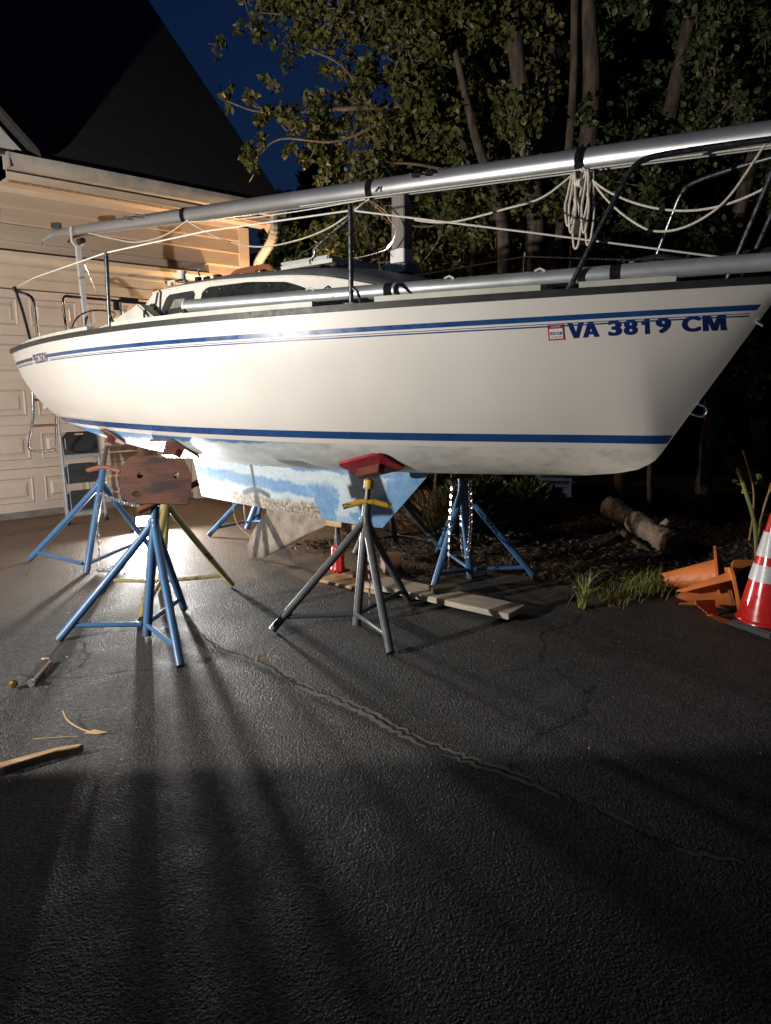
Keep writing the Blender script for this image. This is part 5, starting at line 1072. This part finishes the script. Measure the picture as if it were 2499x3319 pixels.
# conifers
SPRAY = np.array([[0, 0, 0], [.16, .35, .03], [.10, .8, .0], [0, 1.1, -.05], [-.10, .8, .0], [-.16, .35, .03]], float)
def conifer(label, x, y, h, rad, n, mat, z0=0.2, size=.12, name='conifer_tree', cat='tree', pw=1.0):
    e = empty(name, (x, y, 0)); tag(e, label, cat); MB().tube([(0, 0, -.1), (0, 0, h * .9)], [.09, .015], 8).build('trunk', M['bark'], e, smooth=True)
    u_ = rng.uniform(0, 1, n); zz = z0 + (h - z0) * u_; a = rng.uniform(0, 6.283, n); lob = 1 + .18 * np.sin(a * 5 + zz * 7) + .12 * np.sin(zz * 19)
    rr_ = rad * (1 - u_) ** pw * lob * np.sqrt(rng.uniform(.25, 1, n)); C = np.stack([np.cos(a) * rr_, np.sin(a) * rr_, zz + rng.normal(0, .04, n)], 1)
    d = np.stack([np.cos(a), np.sin(a), rng.uniform(.1, 1.1, n)], 1) + rng.normal(0, .35, (n, 3)); d /= np.linalg.norm(d, axis=1)[:, None]
    s_ = np.cross(d, rng.normal(size=(n, 3))); s_ /= np.linalg.norm(s_, axis=1)[:, None]; t_ = np.cross(s_, d); Rm = np.stack([s_, d, t_], 2)
    sz = size * rng.uniform(.5, 1.3, n); soup('crown', np.einsum('nij,kj->nki', Rm, SPRAY) * sz[:, None, None] + C[:, None], LEAFF, mat, e)
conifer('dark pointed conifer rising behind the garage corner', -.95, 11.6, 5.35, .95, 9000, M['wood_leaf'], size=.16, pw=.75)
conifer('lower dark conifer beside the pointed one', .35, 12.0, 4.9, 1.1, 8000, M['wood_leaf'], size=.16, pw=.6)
conifer('bright evergreen shrub at the garage corner by the downspout', -1.42, 10.35, 3.95, .55, 9000, M['conif'], size=.10, name='evergreen_shrub', cat='shrub', pw=.45)
conifer('evergreen shrub further along behind the cabin', -.62, 10.0, 3.6, .62, 8000, M['conif'], size=.10, name='evergreen_shrub', cat='shrub', pw=.45)
# low juniper and dry fern in the bed behind the stands
def mound(label, name, c, r, n, mat, size, shape=SPRAY, cat='shrub'):
    e = empty(name, (c[0], c[1], 0)); tag(e, label, cat); d = rng.normal(size=(n, 3)); d /= np.linalg.norm(d, axis=1)[:, None]; d[:, 2] = abs(d[:, 2]); C = d * np.array(r) * np.sqrt(rng.uniform(.2, 1, (n, 1))); C[:, 2] += .02
    v_ = d + rng.normal(0, .4, (n, 3)); v_ /= np.linalg.norm(v_, axis=1)[:, None]; s_ = np.cross(v_, rng.normal(size=(n, 3))); s_ /= np.linalg.norm(s_, axis=1)[:, None]; Rm = np.stack([s_, v_, np.cross(s_, v_)], 2)
    soup('foliage', np.einsum('nij,kj->nki', Rm, shape) * (size * rng.uniform(.5, 1.3, n))[:, None, None] + C[:, None], LEAFF, mat, e)
    m_ = MB()
    for i in range(5): a = i * 1.25; m_.tube([(0, 0, -.03), (r[0] * .4 * math.cos(a), r[1] * .4 * math.sin(a), r[2] * .5)], [.012, .005], 5)
    m_.build('stem', M['bark'], e)
mound('low green juniper behind the chain-draped stand', 'juniper', (.86, 6.75), (.42, .40, .62), 5200, M['conif'], .075); mound('second low juniper reaching towards the yard sign', 'juniper', (1.5, 7.4), (.5, .4, .42), 4200, M['conif'], .07)
mound('tangle of dry brown fern in front of the juniper', 'dry_fern', (.52, 6.62), (.36, .30, .42), 1500, M['drygrass'], .09, SPRAY * np.array([.35, 1.2, 1]), 'fern')
# dark wood closing the view
wn_ = 30000; wx = rng.uniform(-4, 14, wn_); wy = rng.uniform(12.5, 15, wn_); wz = rng.uniform(-.1, 9.5, wn_) * np.where(wx < .6, .36, np.where((wx > 2.9) & (wx < 3.4), .75, 1.0))
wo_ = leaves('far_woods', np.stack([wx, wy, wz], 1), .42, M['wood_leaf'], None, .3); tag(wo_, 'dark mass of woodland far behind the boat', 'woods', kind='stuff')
wn_ = 5000; wx = rng.uniform(5.2, 9, wn_); wy = rng.uniform(6, 12.5, wn_); wz = rng.uniform(-.1, 6, wn_)
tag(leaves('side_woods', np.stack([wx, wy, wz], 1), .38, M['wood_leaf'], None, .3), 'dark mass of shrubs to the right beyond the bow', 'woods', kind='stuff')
